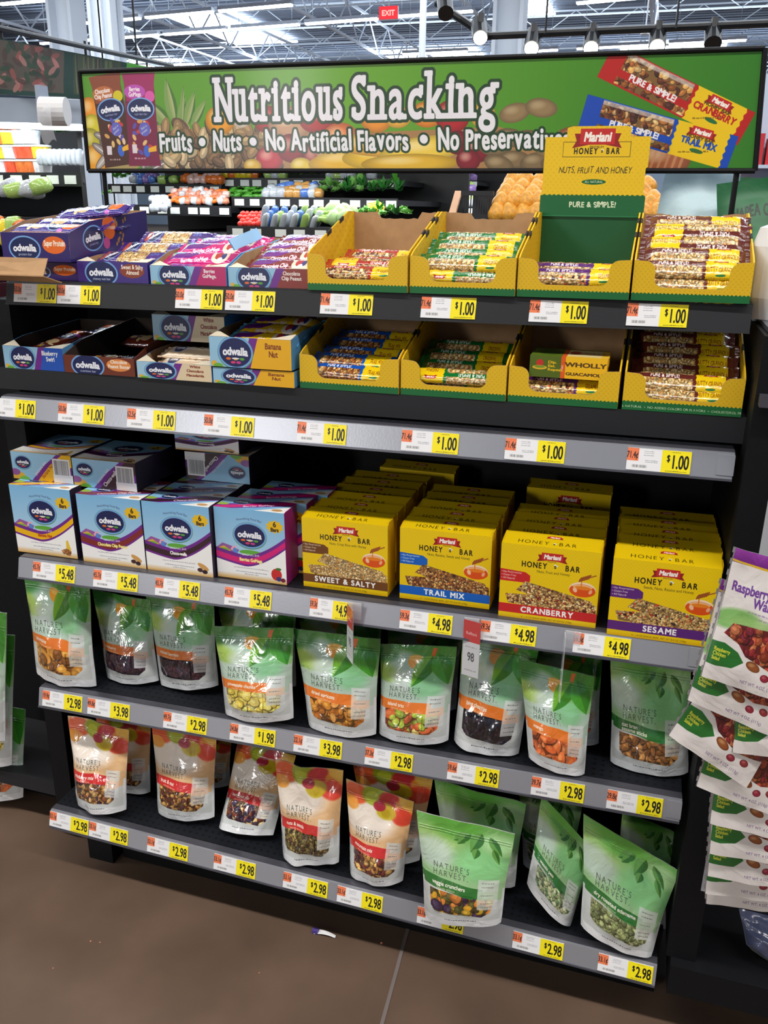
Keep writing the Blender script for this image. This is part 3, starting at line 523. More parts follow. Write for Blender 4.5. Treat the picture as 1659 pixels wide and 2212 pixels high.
    # two wrapped bars lying at the right
    def hbar(x, y, rot, col, nm, pal, S=1):
        ca, sa = math.cos(rot), math.sin(rot); T = lambda u, v: (x + (u * ca - v * .8 * sa) * S, y + (u * sa + v * .8 * ca) * S); P = lambda q: [T(*k) for k in q]
        c.poly(P([(-.72, -.19), (.68, -.19), (.68, .19), (-.72, .19)]), col); c.speck(P([(-.56, -.17), (.13, -.17), (.1, .17), (-.56, .17)]), pal, 230, .03, base=tuple(v * .6 for v in pal[0])); c.poly(P([(-.56, .13), (.1, .13), (.1, .18), (-.56, .18)]), (225, 220, 220), .6)
        c.poly(P([(-.6, -.09), (.14, -.09), (.14, -.01), (-.6, -.01)]), col); c.text('PURE & SIMPLE!', *T(-.22, -.075), .075, (245, 240, 240), 'c', .9, rot=rot, bold=.003, jit=.03)
        z = [(.13 + (.015 if i % 2 else 0), -.19 + .38 * i / 10) for i in range(11)]; z2 = [(.6 + (.015 if i % 2 else 0), .19 - .38 * i / 10) for i in range(11)]; c.poly(P(z + z2), (240, 200, 24))
        ribbon(c, *T(.37, .12), .22, rot); c.text('HONEY BAR', *T(.37, .045), .04, (90, 60, 20), 'c', 1.1, rot=rot, bold=.002); c.text(nm, *T(.37, -.03), .085, col, 'c', .8, rot=rot, bold=.003, jit=.05); B(*T(.37, -.08), .06, .018, (40, 110, 60), rot); scribble(c, *T(.22, -.15), T(.5, -.15)[0], .016, (110, 80, 20))
    hbar(6.2, .64, -.45, (186, 34, 30), 'CRANBERRY', GR['nut'], .98); hbar(6.06, .33, -.28, (24, 74, 180), 'TRAIL MIX', GR['nut'], .98)
    # headline
    dg = (26, 60, 30)
    for t, x, wd in (('Nutritious', 1.62, 1.42), ('Snacking', 3.13, 1.46)):
        c.text(t, x, .49, .56, (236, 234, 240), 'l', 1, bold=.011, out=dg, outw=.028, track=.10, serif=True, fitw=wd)
    for t, x, wd in (('Fruits', .93, .38), ('•', 1.40, .2), ('Nuts', 1.57, .32), ('•', 2.0, .2), ('No Artificial Flavors', 2.18, 1.52), ('•', 3.83, .2), ('No Preservatives', 4.01, 1.25)):
        c.text(t, x, .2, .27, (236, 236, 240), 'l', 1, bold=.007, out=dg, outw=.02, jit=.035, track=.05, fitw=wd)
    return c.mat('banner_print', .42, coat=.1)
# =====================================================================================
# SETTING
# =====================================================================================
def struct(name, mb, m, **k): o = mb.build(name, m, **k); o['kind'] = 'structure'; return o
M_FLOOR = mat('stained_concrete', (.118, .074, .050), .5, noise=.22, nscale=5, bump=.15, bscale=40)
struct('floor', MB().box(-40, -12, -.1, 20, 62, 0), M_FLOOR)
o = struct('trim_1', MB().box(-.0035, 0, 0, .0035, 3.2, .0012), mat('floor_joint', (.17, .14, .13), .7)); _a, _b = atz(825, 2212, 0), atz(880, 2010, 0); o.location = (_a.x, _a.y, 0); o.rotation_euler = (0, 0, math.atan2(-(_b.x - _a.x), _b.y - _a.y)); o.location = _a + (_a - _b) * 1.5; o.location.z = 0
M_CEIL = mat('roof_deck', (.20, .225, .28), .8, noise=.15, nscale=.4)
mb = MB(); mb.box(-46, -12, 9.3, 26, 62, 9.4); struct('ceiling', mb, M_CEIL)
mb = MB()
for k in range(90): mb.box(-46, 14 + k * .5, 9.2, 26, 14.2 + k * .5, 9.3)
struct('trim_2', mb, M_CEIL)
M_WALL = mat('far_wall_paint', (.50, .60, .72), .8)
struct('wall_far', MB().box(-46, 60, 0, 26, 60.3, 9.3), M_WALL); struct('wall_left', MB().box(-46, -12, 0, -45.7, 60, 9.3), M_WALL); struct('wall_right', MB().box(26, -12, 0, 26.3, 60, 9.3), M_WALL); struct('wall_near', MB().box(-46, -12.3, 0, 26, -12, 9.3), M_WALL)
M_STEEL = mat('white_steel', (.70, .75, .82), .6); M_GLOW = mat('fluorescent_tube', (.9, .95, 1), .5, emit=(.80, .90, 1), es=9)
M_SKY = mat('skylight_panel', (.9, .95, 1), .5, emit=(.78, .89, 1), es=5)
for i, (x0, y0, x1, y1) in enumerate(((-20.5, 36, -17.2, 43), (-5.8, 35.5, -4.2, 39.5), (-14.5, 46, -9, 52), (-2, 47, 3, 52), (-30, 46, -26, 51))):
    o = struct('window_%d' % (i + 1), MB().box(x0, y0, 9.05, x1, y1, 9.12), M_SKY)
# open web roof joists: every one a thing with chords and a zigzag web
def joist(x, y0, y1, z, along='y', n=26, d=.75, r=.045, label='', g='open web steel joists under the roof deck'):
    t = thing('roof_joist', label, 'joist', (0, 0, 0), group=g)
    P = (lambda s_, zz: (x, s_, zz)) if along == 'y' else (lambda s_, zz: (s_, x, zz))
    for zz in (z, z - d): MB().tube(P(y0, zz), P(y1, zz), r, 4).build('chord', M_STEEL, t)
    m = MB()
    for k in range(n): a, b = y0 + (y1 - y0) * k / n, y0 + (y1 - y0) * (k + 1) / n; m.tube(P(a, z if k % 2 else z - d), P(b, z - d if k % 2 else z), r * .5, 4)
    m.build('web', M_STEEL, t)
JN = ['nearest', 'second', 'third', 'fourth', 'fifth', 'sixth', 'seventh', 'eighth', 'ninth', 'tenth', 'eleventh', 'twelfth', 'thirteenth', 'fourteenth', 'fifteenth', 'sixteenth', 'seventeenth', 'eighteenth']
for k in range(9): joist(21 + k * 3.4, -38, 10, 8.9, 'x', 40, .8, .04, 'open web steel joist running across the store, %s from the front' % JN[k])
for k in range(7): joist(-26 + k * 5.2, 20, 52, 8.2, 'y', 26, 1.1, .06, 'deep lattice girder running away from the viewer, %s from the left' % (['first'] + JN[1:])[k], 'deep lattice girders')
def column(px, y, w_, label, zt=9.2, r=None, py=110, name='steel_column'):
    p = at(px, py, y); t = thing(name, label, 'column', (p.x, y, 0)); m = MB()
    if r: m.tube((0, 0, 0), (0, 0, zt), r, 10); m.build('shaft', M_STEEL, t); MB().box(-r * 1.8, -r * 1.8, 0, r * 1.8, r * 1.8, .1).build('foot_plate', M_STEEL, t); return
    for a in (-1, 1): MB().box(a * w_ / 2 - .03, -w_ / 2, 0, a * w_ / 2 + .03, w_ / 2, zt).build('flange', M_STEEL, t)
    MB().box(-w_ / 2, -.02, 0, w_ / 2, .02, zt).build('web', M_STEEL, t)
column(150, 13, .42, 'wide white steel column at the far left above the produce signs'); column(1098, 14, .42, 'white steel column behind the right end of the track lights')
column(215, 12, .16, 'perforated white rack post left of the pair', 6.4); column(238, 12, .16, 'perforated white rack post right of the pair', 6.4); column(262, 12.4, .07, 'slim white post with a bracket arm beside the rack posts', 5.4)
column(912, 11, .1, 'slim white pipe rising behind the middle of the banner', r=.045)
# fluorescent strips
def strip(x0, y, z, label, L=2.35, rz=0, g='fluorescent strips hanging in rows'):
    t = thing('fluorescent_strip', label, 'ceiling light', (x0, y, z), rz, g); MB().box(0, -.09, .03, L, .09, .12).build('housing', M_STEEL, t); MB().box(.02, -.07, -.02, L - .02, .07, .03).build('tube', M_GLOW, t)
    for hx_ in (.25, L - .25): MB().tube((hx_, 0, .12), (hx_, 0, 9.25 - z), .01, 4).build('hanger_rod', M_STEEL, t)
rows = [((168, 52), (645, 10)), ((88, 95), (830, 40)), ((850, 37), (1060, 22)), ((1060, 116), (1659, 85)), ((0, 10), (250, -12)), ((1245, 8), (1400, -6)), ((870, 118), (1050, 110))]
for ri, (a, b) in enumerate(rows):
    A_, B_ = atz(*a, 6.5), atz(*b, 6.5); d = (B_ - A_); L = d.length; n = max(1, int(L / 2.5)); rz = math.atan2(d.y, d.x)
    for k in range(n): p = A_ + d * (k / n); strip(p.x, p.y, 6.5, 'lit fluorescent strip, %s from the left in the %s' % ((['first'] + JN[1:])[k], ['upper left row', 'long middle row', 'row behind the exit sign', 'low row at the right edge', 'top left corner row', 'short row in the top right', 'low row over the banner'][ri]), rz=rz)
p = at(840, 28, 15); t = thing('exit_sign', 'small red lit exit sign hanging under the roof', 'sign', p); c = Cv(1.6, 64, (190, 30, 40)); c.text('EXIT', .8, .28, .6, (255, 150, 140), 'c', .9, bold=.02)
em = c.mat('exit_print', .5); nt = em.node_tree; nt.links.new([n for n in nt.nodes if n.type == 'TEX_IMAGE'][0].outputs[0], nt.nodes['Principled BSDF'].inputs['Emission Color']); nt.nodes['Principled BSDF'].inputs['Emission Strength'].default_value = .9
MB().box(-.17, -.03, -.1, .17, .03, .1, 0, {'front': 1}).build('sign_box', [M_WHITE, em], t); MB().tube((0, 0, .1), (0, 0, 1.2), .01, 6).build('hanger', M_STEEL, t)
# pendant
p = at(1395, 60, 9); t = thing('pendant_wire', 'thin white drop rod with a small cone above the track lights', 'ceiling fitting', p); MB().tube((0, 0, 0), (0, 0, 4), .008, 6).build('rod', M_STEEL, t); MB().tube((0, 0, -.06), (0, 0, .02), .05, 10, 0, .01).build('cone', M_STEEL, t)
# track lighting
M_TRK = mat('track_black', (.01, .012, .016), .4); M_LAMP = mat('spot_lamp', (1, .95, .85), .4, emit=(1, .93, .8), es=14)
ty = 2.4; A_, B_, D_ = at(1050, 78, ty), at(1680, 50, ty), at(945, 8, ty + .15)
t = thing('lighting_track', 'black lighting track bar running over the right half of the banner', 'track light rail'); MB().tube(A_, B_, .013, 8).build('bar', M_TRK, t); MB().tube(D_, A_, .016, 8).build('arm', M_TRK, t)
for x in (1178, 1460): q = at(x, 72 if x < 1300 else 60, ty - .05); MB().tube(q, q + Vector((0, 0, 2.2)), .004, 6).build('drop_wire', M_TRK, t)
for k, (px, py, lit, lb) in enumerate(((962, 18, 0, 'unlit black spotlight at the upper end of the track arm'), (1036, 70, 1, 'lit black spotlight on the angled track arm'), (1150, 92, 1, 'brightest spotlight left on the straight track'), (1278, 92, 1, 'small lit spotlight second along the straight track'), (1420, 88, 1, 'white lit round spotlight above the fruit bars'), (1540, 82, 0, 'unlit black spotlight near the right edge'))):
    q = at(px, py, ty - .02); t = thing('spotlight', lb, 'spotlight', q, group='spotlights on the track'); dr = Vector((.25 if k < 2 else .05, -.75, -.65)).normalized(); r = .03
    MB().tube(-dr * .06, dr * .035, r, 14).build('can', M_TRK, t, smooth=False); MB().tube((0, 0, 0), (0, .015, .065), .012, 8).build('stem', M_TRK, t)
    if lit: MB().tube(dr * .035, dr * .04, r * .85, 14).build('lamp', M_LAMP, t)
# =====================================================================================
# SHELF UNIT
# =====================================================================================
unit = thing('shelf_unit', 'black steel store shelf unit with five tiers and silver price rails', 'shelving')
W = 1.22
for k in range(1, 6):
    z0, zt, y0, yt = SZ[k]; dz = zt * W; dy = yt * W; back = .33 if k == 1 else .43
    if k == 2: pass
    F = lambda x, y, z: (x, y + y0 + (dy if x > .5 else 0) + (.24 * z if (z < -.002 and y < .01) else 0), z + z0 + (dz if x > .5 else 0))
    def slab(x0, x1, ya, yb, za, zb, m=0, M=None):
        mm = MB(); P = [F(x, y, z) for z in (za, zb) for y in (ya, yb) for x in (x0, x1)]; U = [(0, 0), (1, 0), (1, 1), (0, 1)]
        for q in ((0, 1, 5, 4), (3, 2, 6, 7), (2, 0, 4, 6), (1, 3, 7, 5), (4, 5, 7, 6), (2, 3, 1, 0)): mm.face([P[i] for i in q], m, U)
        return mm
    sh = slab(0, W, .006, back - y0, -.022, 0).build('shelf', M_DECK, unit)
    r = slab(0, W, -.006, .006, -.0355, .0, 0).build('price_rail', M_CHAR if k == 1 else M_RAIL, sh)
    slab(0, W, -.008, -.004, -.0385, -.0355).build('rail_lip', M_TRIM if k > 1 else M_CHAR, sh); slab(0, W, -.002, .012, 0, .0015).build('rail_cap', M_TRIM if k > 1 else M_CHAR, sh)
    if 1 < k < 5: slab(W - .022, W + .001, -.0075, .012, -.031, -.003).build('rail_end', M_RAIL, sh)
    if k == 2:
        slab(-.04, W + .03, .036, .040, .004, .042).build('riser_lip', M_CHAR, sh); slab(-.04, W + .03, .040, .38, .0385, .0415).build('riser_tray', M_BLACK, sh); slab(0, W, .08, .09, 0, .0385).build('riser_foot', M_BLACK, sh)
MB().box(-.03, .43, 0, W + .03, .445, 1.30).build('back_panel', M_BLACK, unit)
MB().box(W + .012, -.0, .165, W + .06, .44, 1.215).build('end_upright', M_BLACK, unit); MB().box(-.075, .09, .02, -.03, .44, 1.2).build('end_upright', M_BLACK, unit)
for x in (.06,): MB().box(x - .03, .05, 0, x + .03, .09, .15).build('leg', M_BLACK, unit)
MB().box(.1, .075, 0, W + .01, .09, .145).build('kick_plate', M_BLACK, unit)
# price tags
PT = {}
def price_tag(k, pxl, pxr, unit_p, price, label, py=None):
    key = (unit_p, price)
    if key not in PT: PT[key] = price_art(*key)
    z0, zt, y0, yt = SZ[k]
    def X(px):
        lo, hi = -.3, 1.6
        for _ in range(40):
            m_ = (lo + hi) / 2; v = Vector((m_, y0 + yt * m_, z0 + zt * m_ - .018)) - CP; q = CR.transposed() @ v; u = 829.5 + FP * q.x / -q.z
            if u < px: lo = m_
            else: hi = m_
        return lo
    xa, xb = X(pxl), X(pxr); mm = MB(); f = lambda x, z, d: (x, y0 + yt * x - d + .24 * z, z0 + zt * x + z)
    a, b = -.0335, -.0028
    mm.face([f(xa, a, .0075), f(xb, a, .0075), f(xb, b, .0072), f(xa, b, .0072)], 0, [(0, 0), (1, 0), (1, 1), (0, 1)]); mm.face([f(xa, a, .0062), f(xb, a, .0062), f(xb, b, .0062), f(xa, b, .0062)][::-1], 1)
    for p_, q_ in (((xa, a), (xb, a)), ((xb, a), (xb, b)), ((xb, b), (xa, b)), ((xa, b), (xa, a))): mm.face([f(q_[0], q_[1], .0074), f(p_[0], p_[1], .0074), f(p_[0], p_[1], .0062), f(q_[0], q_[1], .0062)], 1)
    tag(mm.build('price_tag', [PT[key], M_WHITE]), label, 'price tag', 'price tags on the shelf rails')
ORD = ['leftmost', 'second from the left', 'third from the left', 'fourth from the left', 'fifth from the left', 'sixth from the left', 'seventh from the left', 'eighth from the left', 'ninth from the left']
TG = {1: ([(40, 131), (133, 225), (387, 488), (494, 600), (698, 810), (914, 1031), (1146, 1271), (1355, 1485)], [('50.0¢', '1.00')] * 4 + [('71.4¢', '1.00')] * 4, 'dark top rail'),
      2: ([(-8, 86), (135, 234), (283, 386), (448, 555), (648, 753), (872, 994), (1094, 1222), (1355, 1492)], [('50.0¢', '1.00')] * 2 + [('62.5¢', '1.00'), ('50.0¢', '1.00')] + [('71.4¢', '1.00')] * 4, 'second silver rail'),
      3: ([(80, 170), (210, 305), (343, 438), (492, 592), (675, 765), (868, 980), (1040, 1160), (1240, 1362)], [('45.7¢', '5.48')] * 4 + [('59.3¢', '4.98')] * 4, 'rail below the cartons'),
      4: ([(100, 185), (197, 287), (360, 453), (503, 600), (640, 743), (793, 895), (970, 1080), (1150, 1263), (1312, 1431)], [('19.9¢', '2.98'), ('49.8¢', '3.98'), ('49.7¢', '2.98'), ('24.8¢', '1.98'), ('22.1¢', '3.98'), ('37.3¢', '2.98'), ('59.6¢', '2.98'), ('39.7¢', '2.98'), ('29.8¢', '2.98')], 'rail below the dried fruit pouches'),
      5: ([(115, 198), (200, 283), (325, 412), (468, 557), (617, 712), (733, 830), (905, 1004), (1110, 1218), (1293, 1410)], [('33.1¢', '2.98')] * 9, 'bottom rail')}
for k, (xs, pr, rail) in TG.items():
    for i, ((a, b), (u, p_)) in enumerate(zip(xs, pr)): price_tag(k, a, b, u, p_, '$%s price tag on the %s, %s' % (p_, rail, ORD[i]))
# shelf talkers hanging from the carton rail
c = Cv(.32, 300, (205, 207, 210)); c.rect(0, .62, .32, 1, (196, 70, 70)); c.text('Rollback', .16, .75, .075, (240, 210, 210), 'c', .8); c.text('98', .16, .28, .22, (90, 90, 95), 'c', .6, bold=.003); scribble(c, .05, .1, .27, .02, (120, 120, 125)); scribble(c, .05, .52, .27, .02, (150, 150, 155)); m_talk = c.mat('talker_print', .25, coat=.4)
for px, rz, h, lb, pr in ((765, -.9, .10, 'curled red and grey shelf talker in clear plastic below the brown banded carton', 1), (1018, -.25, .10, 'small red and grey shelf talker in clear plastic below the blue banded carton', 1), (1238, -1.4, .115, 'bare clear plastic strip on the rail below the red banded carton', 0)):
    p = at(px, 1300 if px < 800 else (1345 if px < 1100 else 1365), -.008); p.z = SZ[3][0] + SZ[3][1] * p.x - .002; t = thing('shelf_talker', lb, 'shelf talker', (p.x, SZ[3][3] * p.x - .009, p.z), group='clear strips on the carton rail')
    MB().box(-.012, -.004, -.034, .012, -.001, .002).build('clip', M_PLAST, t)
    o = MB().box(0, -.0012, -h, .03 if pr else .02, 0, 0, 0, {'front': 1, 'back': 1} if pr else {}).build('flag', [M_PLAST, m_talk], t); o.rotation_euler = (.0, 0, rz); o.location = (-.012, -.004, 0)
# banner
BY = .35
t = thing('banner_sign', 'long green snack banner in a thin black frame above the top shelf', 'banner', (0, BY, 0))
TLb, TRb, BRb, BLb = [at(x, y, BY) for x, y in ((172, 155), (1653, 104), (1631, 369), (192, 369))]
L = lambda v: (v.x, v.y - BY, v.z)
mm = MB(); mm.face([L(BLb), L(BRb), L(TRb), L(TLb)], 0, [(0, 0), (1, 0), (1, 1), (0, 1)]); o2 = Vector((0, .006, 0)); mm.face([L(v + o2) for v in (TLb, TRb, BRb, BLb)], 1)
for a, b in ((BLb, BRb), (BRb, TRb), (TRb, TLb), (TLb, BLb)): mm.face([L(b), L(a), L(a + o2), L(b + o2)], 1)
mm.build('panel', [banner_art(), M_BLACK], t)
for a, b in ((BLb, BRb), (BRb, TRb), (TRb, TLb), (TLb, BLb)): MB().tube(L(a), L(b), .0042, 8).build('frame_rail', M_BLACK, t)
for px in (222, 1592):
    p = at(px, 372, BY); x = p.x; MB().tube((x, .004, 1.20), (x, .004, p.z - .0), .0045, 8).build('post', M_BLACK, t)
# =====================================================================================
# CARTONS
# =====================================================================================
def carton(name, loc, dims, mats, label, group, tilt=0, rz=0, flaps=True, bevtop=0.0, cat='box'):
    # mats: front, top, side, other.  origin at the front left bottom corner
    w_, h, d = dims; t = thing(name, label, cat, loc, group=group, rot=(0, -tilt, rz)); mm = MB(); U = [(0, 0), (1, 0), (1, 1), (0, 1)]
    z1 = h; b = bevtop
    mm.face([(0, 0, 0), (w_, 0, 0), (w_, 0, h - b * .3), (0, 0, h - b * .3)], 0, U)
    mm.face([(w_, 0, 0), (w_, d, 0), (w_, d, h), (w_, b, h), (w_, 0, h - b * .3)], 2, [(0, 0), (1, 0), (1, 1), (.3, 1), (0, .9)]); mm.face([(0, d, 0), (0, 0, 0), (0, 0, h - b * .3), (0, b, h), (0, d, h)], 3)
    mm.face([(w_, d, 0), (0, d, 0), (0, d, h), (w_, d, h)], 3); mm.face([(0, d, 0), (w_, d, 0), (w_, 0, 0), (0, 0, 0)], 3)
    mm.build('carton_body', mats, t)
    mm = MB(); mm.face([(0, 0, h - b * .3), (w_, 0, h - b * .3), (w_, d, h + .0005), (0, d, h + .0005)], 0, U); mm.face([(0, d, h - .001), (w_, d, h - .001), (w_, 0, h - .002 - b * .3), (0, 0, h - .002 - b * .3)], 1)
    mm.build('top_flap', [mats[1], mats[3]], t)
    if flaps: MB().box(w_, .004, h - .012, w_ + .0012, d * .6, h + .001).build('tuck_tab', mats[3], t)
    return t, list(t.children) if False else [o for o in bpy.data.objects if o.parent == t]
M_HSIDE = mat('yellow_carton_side', lin(214, 168, 16), .45)
flav = [('SWEET & SALTY', (112, 66, 24), 'Nuts, Crisp Rice with Honey', GR['oat'], 'brown'), ('TRAIL MIX', (18, 96, 190), 'Nuts, Raisins, Seeds and Honey', GR['nut'], 'blue'), ('CRANBERRY', (200, 40, 40), 'Nuts, Fruit and Honey', GR['cran'], 'red'), ('SESAME', (92, 40, 120), 'Seeds, Nuts, Raisins and Honey', GR['seed'], 'purple')]
def tiltz(k): return math.atan(SZ[k][1])
hx = [((656, 1266), 6), ((863, 1292), 5), ((1076, 1331), 4), ((1310, 1370), 5)]
BEH = ['front', 'second behind the front', 'third back', 'fourth back', 'fifth back', 'sixth back', 'seventh back']
for (nm, bc, sub, pal, cn), ((px, py), n) in zip(flav, hx):
    mats = list(honey_front('honey_carton_' + cn, bc, nm, sub, pal)) + [M_HSIDE, M_HSIDE]; p = atshelf(3, px, py)
    root = None
    for i in range(n):
        x = p.x + random.uniform(-.002, .003) * (i > 0); y = p.y + i * .0465 + (.002 if i else 0); loc = (x, y, sz(3, x) + .0006)
        lb = 'yellow carton with a %s band, %s' % (cn, BEH[i]); g = 'yellow cartons with a %s band' % cn; rot = (0, -tiltz(3), random.uniform(-.012, .012) * (i > 0))
        if root is None: root, kids = carton('snack_bar_carton', loc, (.1525, .131, .0455), mats, lb, g, tiltz(3), bevtop=.014)
        else: dupk(root, kids, loc, rot, lb, g)
    if cn in ('brown', 'red'):
        q = at(820 if cn == 'brown' else 1138, 1060, .345 if cn == 'brown' else .30); zz = sz(3, q.x) + .0006
        dupk(root, kids, (q.x, q.y, zz + .005), (0, 0, 0), 'yellow carton alone in shadow at the back, behind the %s banded row' % cn, 'stray yellow cartons at the back')
        c2 = dupk(root, kids, (q.x, q.y, zz - .0), (0, 0, 0), 'yellow carton under', 'x') if False else None
sky = [('Banana Nut', (238, 184, 20), 'banana', 'yellow'), ('Chocolate Chip Peanut', (130, 44, 40), 'choc', 'maroon'), ('Choco-walla', (56, 30, 40), 'choc', 'dark brown'), ('Berries GoMega', (214, 30, 120), 'berry', 'pink')]
sx_ = [(40, 1191), (181, 1212), (319, 1230), (471, 1245)]; M_SIDE = mat('carton_nutrition_side', lin(54, 46, 66), .4); M_PSIDE = mat('carton_pink_side', lin(150, 30, 110), .4); SK = {}
for i, ((nm, fc, art, cn), (px, py)) in enumerate(zip(sky, sx_)):
    f, tp, _ = sky_front('sky_carton_' + art + '_%d' % i, fc, nm, art); side = M_PSIDE if i == 3 else M_SIDE; SK[i] = (f, tp, side, nm, fc)
    p = atshelf(3, px, py); h = .135 if i == 0 else .132
    n = {0: 2, 1: 2, 2: 3, 3: 3}[i]
    for j in range(n):
        y = p.y + j * .056; x = p.x + (.018 * j if i == 3 else random.uniform(0, .002) * (j > 0)); lb = 'light blue carton with a %s swoosh, %s' % (cn, BEH[j]); loc = (x, y, sz(3, x) + .0006)
        if j == 0: root, kids = carton('fruit_bar_carton', loc, (.133, h, .0545), [f, tp, side, side], lb, 'light blue cartons with a %s swoosh' % cn, tiltz(3))
        else: dupk(root, kids, loc, (0, -tiltz(3), 0), lb, 'light blue cartons with a %s swoosh' % cn)
# laid flat on top
for i, (px, py, w_, fl, lb) in enumerate(((32, 1046, 0, 0, 'light blue carton with a yellow swoosh lying flat on the leftmost cartons'), (163, 1064, 2, 0, 'light blue carton with a barcode lying flat on the second stack of cartons'), (402, 1012, 2, 1, 'light blue carton lying upside down at the back, its barcode at the left'))):
    f, tp, side, nm, fc = SK[w_]; y = .052 if not fl else .13; q = at(px, py, y); z = sz(3, q.x) + (.1355 if i == 0 else .1330)
    if i == 2: q = at(402, 1020, .155); z = sz(3, q.x) + .133
    sd = sky_side('carton_barcode_face_%d' % i, fc, nm, flip=bool(fl)); carton('fruit_bar_carton', (q.x, q.y, z + .0008), (.133, .0535, .133 if i < 2 else .12), [sd, f if i < 2 else tp, side, side], lb, 'cartons lying flat on the carton row', tiltz(3), cat='box', rz=0.0)
q = at(378, 950, .16); carton('fruit_bar_carton', (q.x, q.y, sz(3, q.x) + .1885), (.133, .05, .12), [SK[2][0], SK[2][1], M_SIDE, M_SIDE], 'dark carton in the shadow on top of the upside down carton', 'cartons lying flat on the carton row', tiltz(3))
# =====================================================================================
# YELLOW TRAYS
# =====================================================================================
TF, TFT, TS = tray_front(), tray_front_text(), tray_side()
M_HOLE = mat('tab_hole', (.02, .014, .01), .8)
def yellow_tray(x, y, z, w_, label, k, worded=False, hb=.118, depth=.222, rough_back=True, hf=.055):
    t = thing('display_tray', label, 'tray', (x, y, z), group='yellow display trays', rot=(0, -tiltz(k), 0)); th = .0022
    cut = []; x0, x1 = w_ * .10, w_ * .90; r = .014
    for i in range(7): a = i / 6 * PI / 2; cut.append((x0 + r * math.sin(a) - r * .0, hf - .001 - r + r * math.cos(a)))
    for i in range(7): a = i / 6 * PI / 2; cut.append((x0 + r + r * (1 - math.cos(a)), .018 + .012 - .012 * math.sin(a) * 1.0))
    mir = [(w_ - a, b) for a, b in cut[::-1]]
    pts = [(0, 0), (w_, 0), (w_, hf)] + [m for m in mir[::-1]][::-1][:0]
    pts = [(w_, 0), (w_, hf)] + [(w_ - a, b) for a, b in cut] + cut[::-1] + [(0, hf), (0, 0)]; pts = pts[::-1]
    MB().prism(pts, 0, th, 0, lambda p: (p[0] / w_, p[1] / hf), em=1).build('front_panel', [TFT if worded else TF, M_KRAFT], t)
    for s_, xx in ((0, 0), (1, w_ - th)):
        mm = MB(); pr = [(th, 0), (depth, 0), (depth, hb), (depth * .86, hb), (th + .012, hf + .006), (th, hf)]
        for xa, fl in ((xx, 1), (xx + th, 0)):
            P = [(xa, a, b) for a, b in pr]; uv = [(a / depth, b / hb) for a, b in pr]
            mm.face(P[::-1] if fl else P, 0, uv[::-1] if fl else uv)
        for i in range(len(pr)):
            a, b = pr[i], pr[(i + 1) % len(pr)]; mm.face([(xx, *a), (xx, *b), (xx + th, *b), (xx + th, *a)], 1)
        mm.build('side_panel', [TS, M_YEL], t)
        for q in range(2):
            a0 = .38 + q * .27; yy = depth * a0; sl = (hb - hf - .006) / (depth * .86 - th - .012); zz = hf + .006 + sl * (yy - th - .012); P = [(yy, zz - .006), (yy + .020, zz - .006 + sl * .02), (yy + .020, zz + .0006 + sl * .02), (yy, zz + .0006)]; mm = MB()
            for xa, fl in ((xx - .0003, 1), (xx + th + .0003, 0)): Q = [(xa, c1, c2) for c1, c2 in P]; mm.face(Q[::-1] if fl else Q)
            for i in range(4): c1, c2 = P[i], P[(i + 1) % 4]; mm.face([(xx - .0003, *c1), (xx - .0003, *c2), (xx + th + .0003, *c2), (xx + th + .0003, *c1)])
            mm.build('slot', M_HOLE, t)
    if rough_back:
        top = [(0, hb)]; n = 22
        for i in range(1, n): u = i / n; top.append((w_ * u, hb - (.011 if .28 < u < .74 else .001) - random.uniform(0, .002)))
        pts = [(0, 0), (w_, 0), (w_, hb)] + top[::-1]
    else: pts = [(0, 0), (w_, 0), (w_, hb), (0, hb)]
    MB().prism(pts, depth - th, depth).build('back_panel', M_KRAFT, t); MB().box(th, th, .0002, w_ - th, depth - th, .0018).build('base', M_KRAFT, t)
    return t
T1 = {}; T2 = {}
NB = ['first yellow tray', 'second yellow tray', 'third yellow tray', 'fourth yellow tray']
for i, (xa, xb) in enumerate(((.5635, .7265), (.7295, .8905), (.893, 1.053), (1.056, 1.214))):
    T1[i] = (xa, .0665 + .003 * i, sz(1, xa) + .0018, xb - xa)
    yellow_tray(*T1[i], ['yellow cardboard tray nearly empty, leftmost on the top shelf', 'yellow cardboard tray of oat bars, second on the top shelf', 'yellow cardboard tray with a tall printed header card', 'yellow cardboard tray filled high, rightmost on the top shelf'][i], 1, rough_back=i != 2)
for i, (xa, xb) in enumerate(((.5525, .7195), (.7225, .8885), (.8915, 1.054), (1.060, 1.224))):
    T2[i] = (xa, .054 + .002 * i, sz(2, xa) + .0425, xb - xa)
    yellow_tray(*T2[i], ['yellow cardboard tray of blue wrapped bars on the second shelf', 'yellow cardboard tray of green wrapped bars on the second shelf', 'yellow cardboard tray holding a misplaced dip carton on the second shelf', 'yellow cardboard tray with worded green edge, rightmost on the second shelf'][i], 2, worded=i == 3, hb=.115)
# header card
HA = header_art(); x, y, z, w_ = T1[2]; hy = y + .2205; t = thing('header_card', 'yellow and green printed header card standing in the third top tray', 'display card', (x, hy, z)); Hh = .240; z0 = .008
n_ = [(0, z0), (w_, z0), (w_, z0 + Hh * .42), (w_ + .003, z0 + Hh * .45), (w_ + .003, z0 + Hh * .56), (w_ - .001, z0 + Hh * .60), (w_ - .001, z0 + Hh * .74), (w_ + .002, z0 + Hh * .75), (w_ + .002, z0 + Hh * .935), (w_ * .82, z0 + Hh * .935), (w_ * .82, z0 + Hh * .99), (w_ * .78, z0 + Hh), (w_ * .25, z0 + Hh), (w_ * .2, z0 + Hh * .99), (w_ * .2, z0 + Hh * .935), (-.002, z0 + Hh * .935), (-.002, z0 + Hh * .6), (-.004, z0 + Hh * .56), (-.004, z0 + Hh * .45), (0, z0 + Hh * .42)]
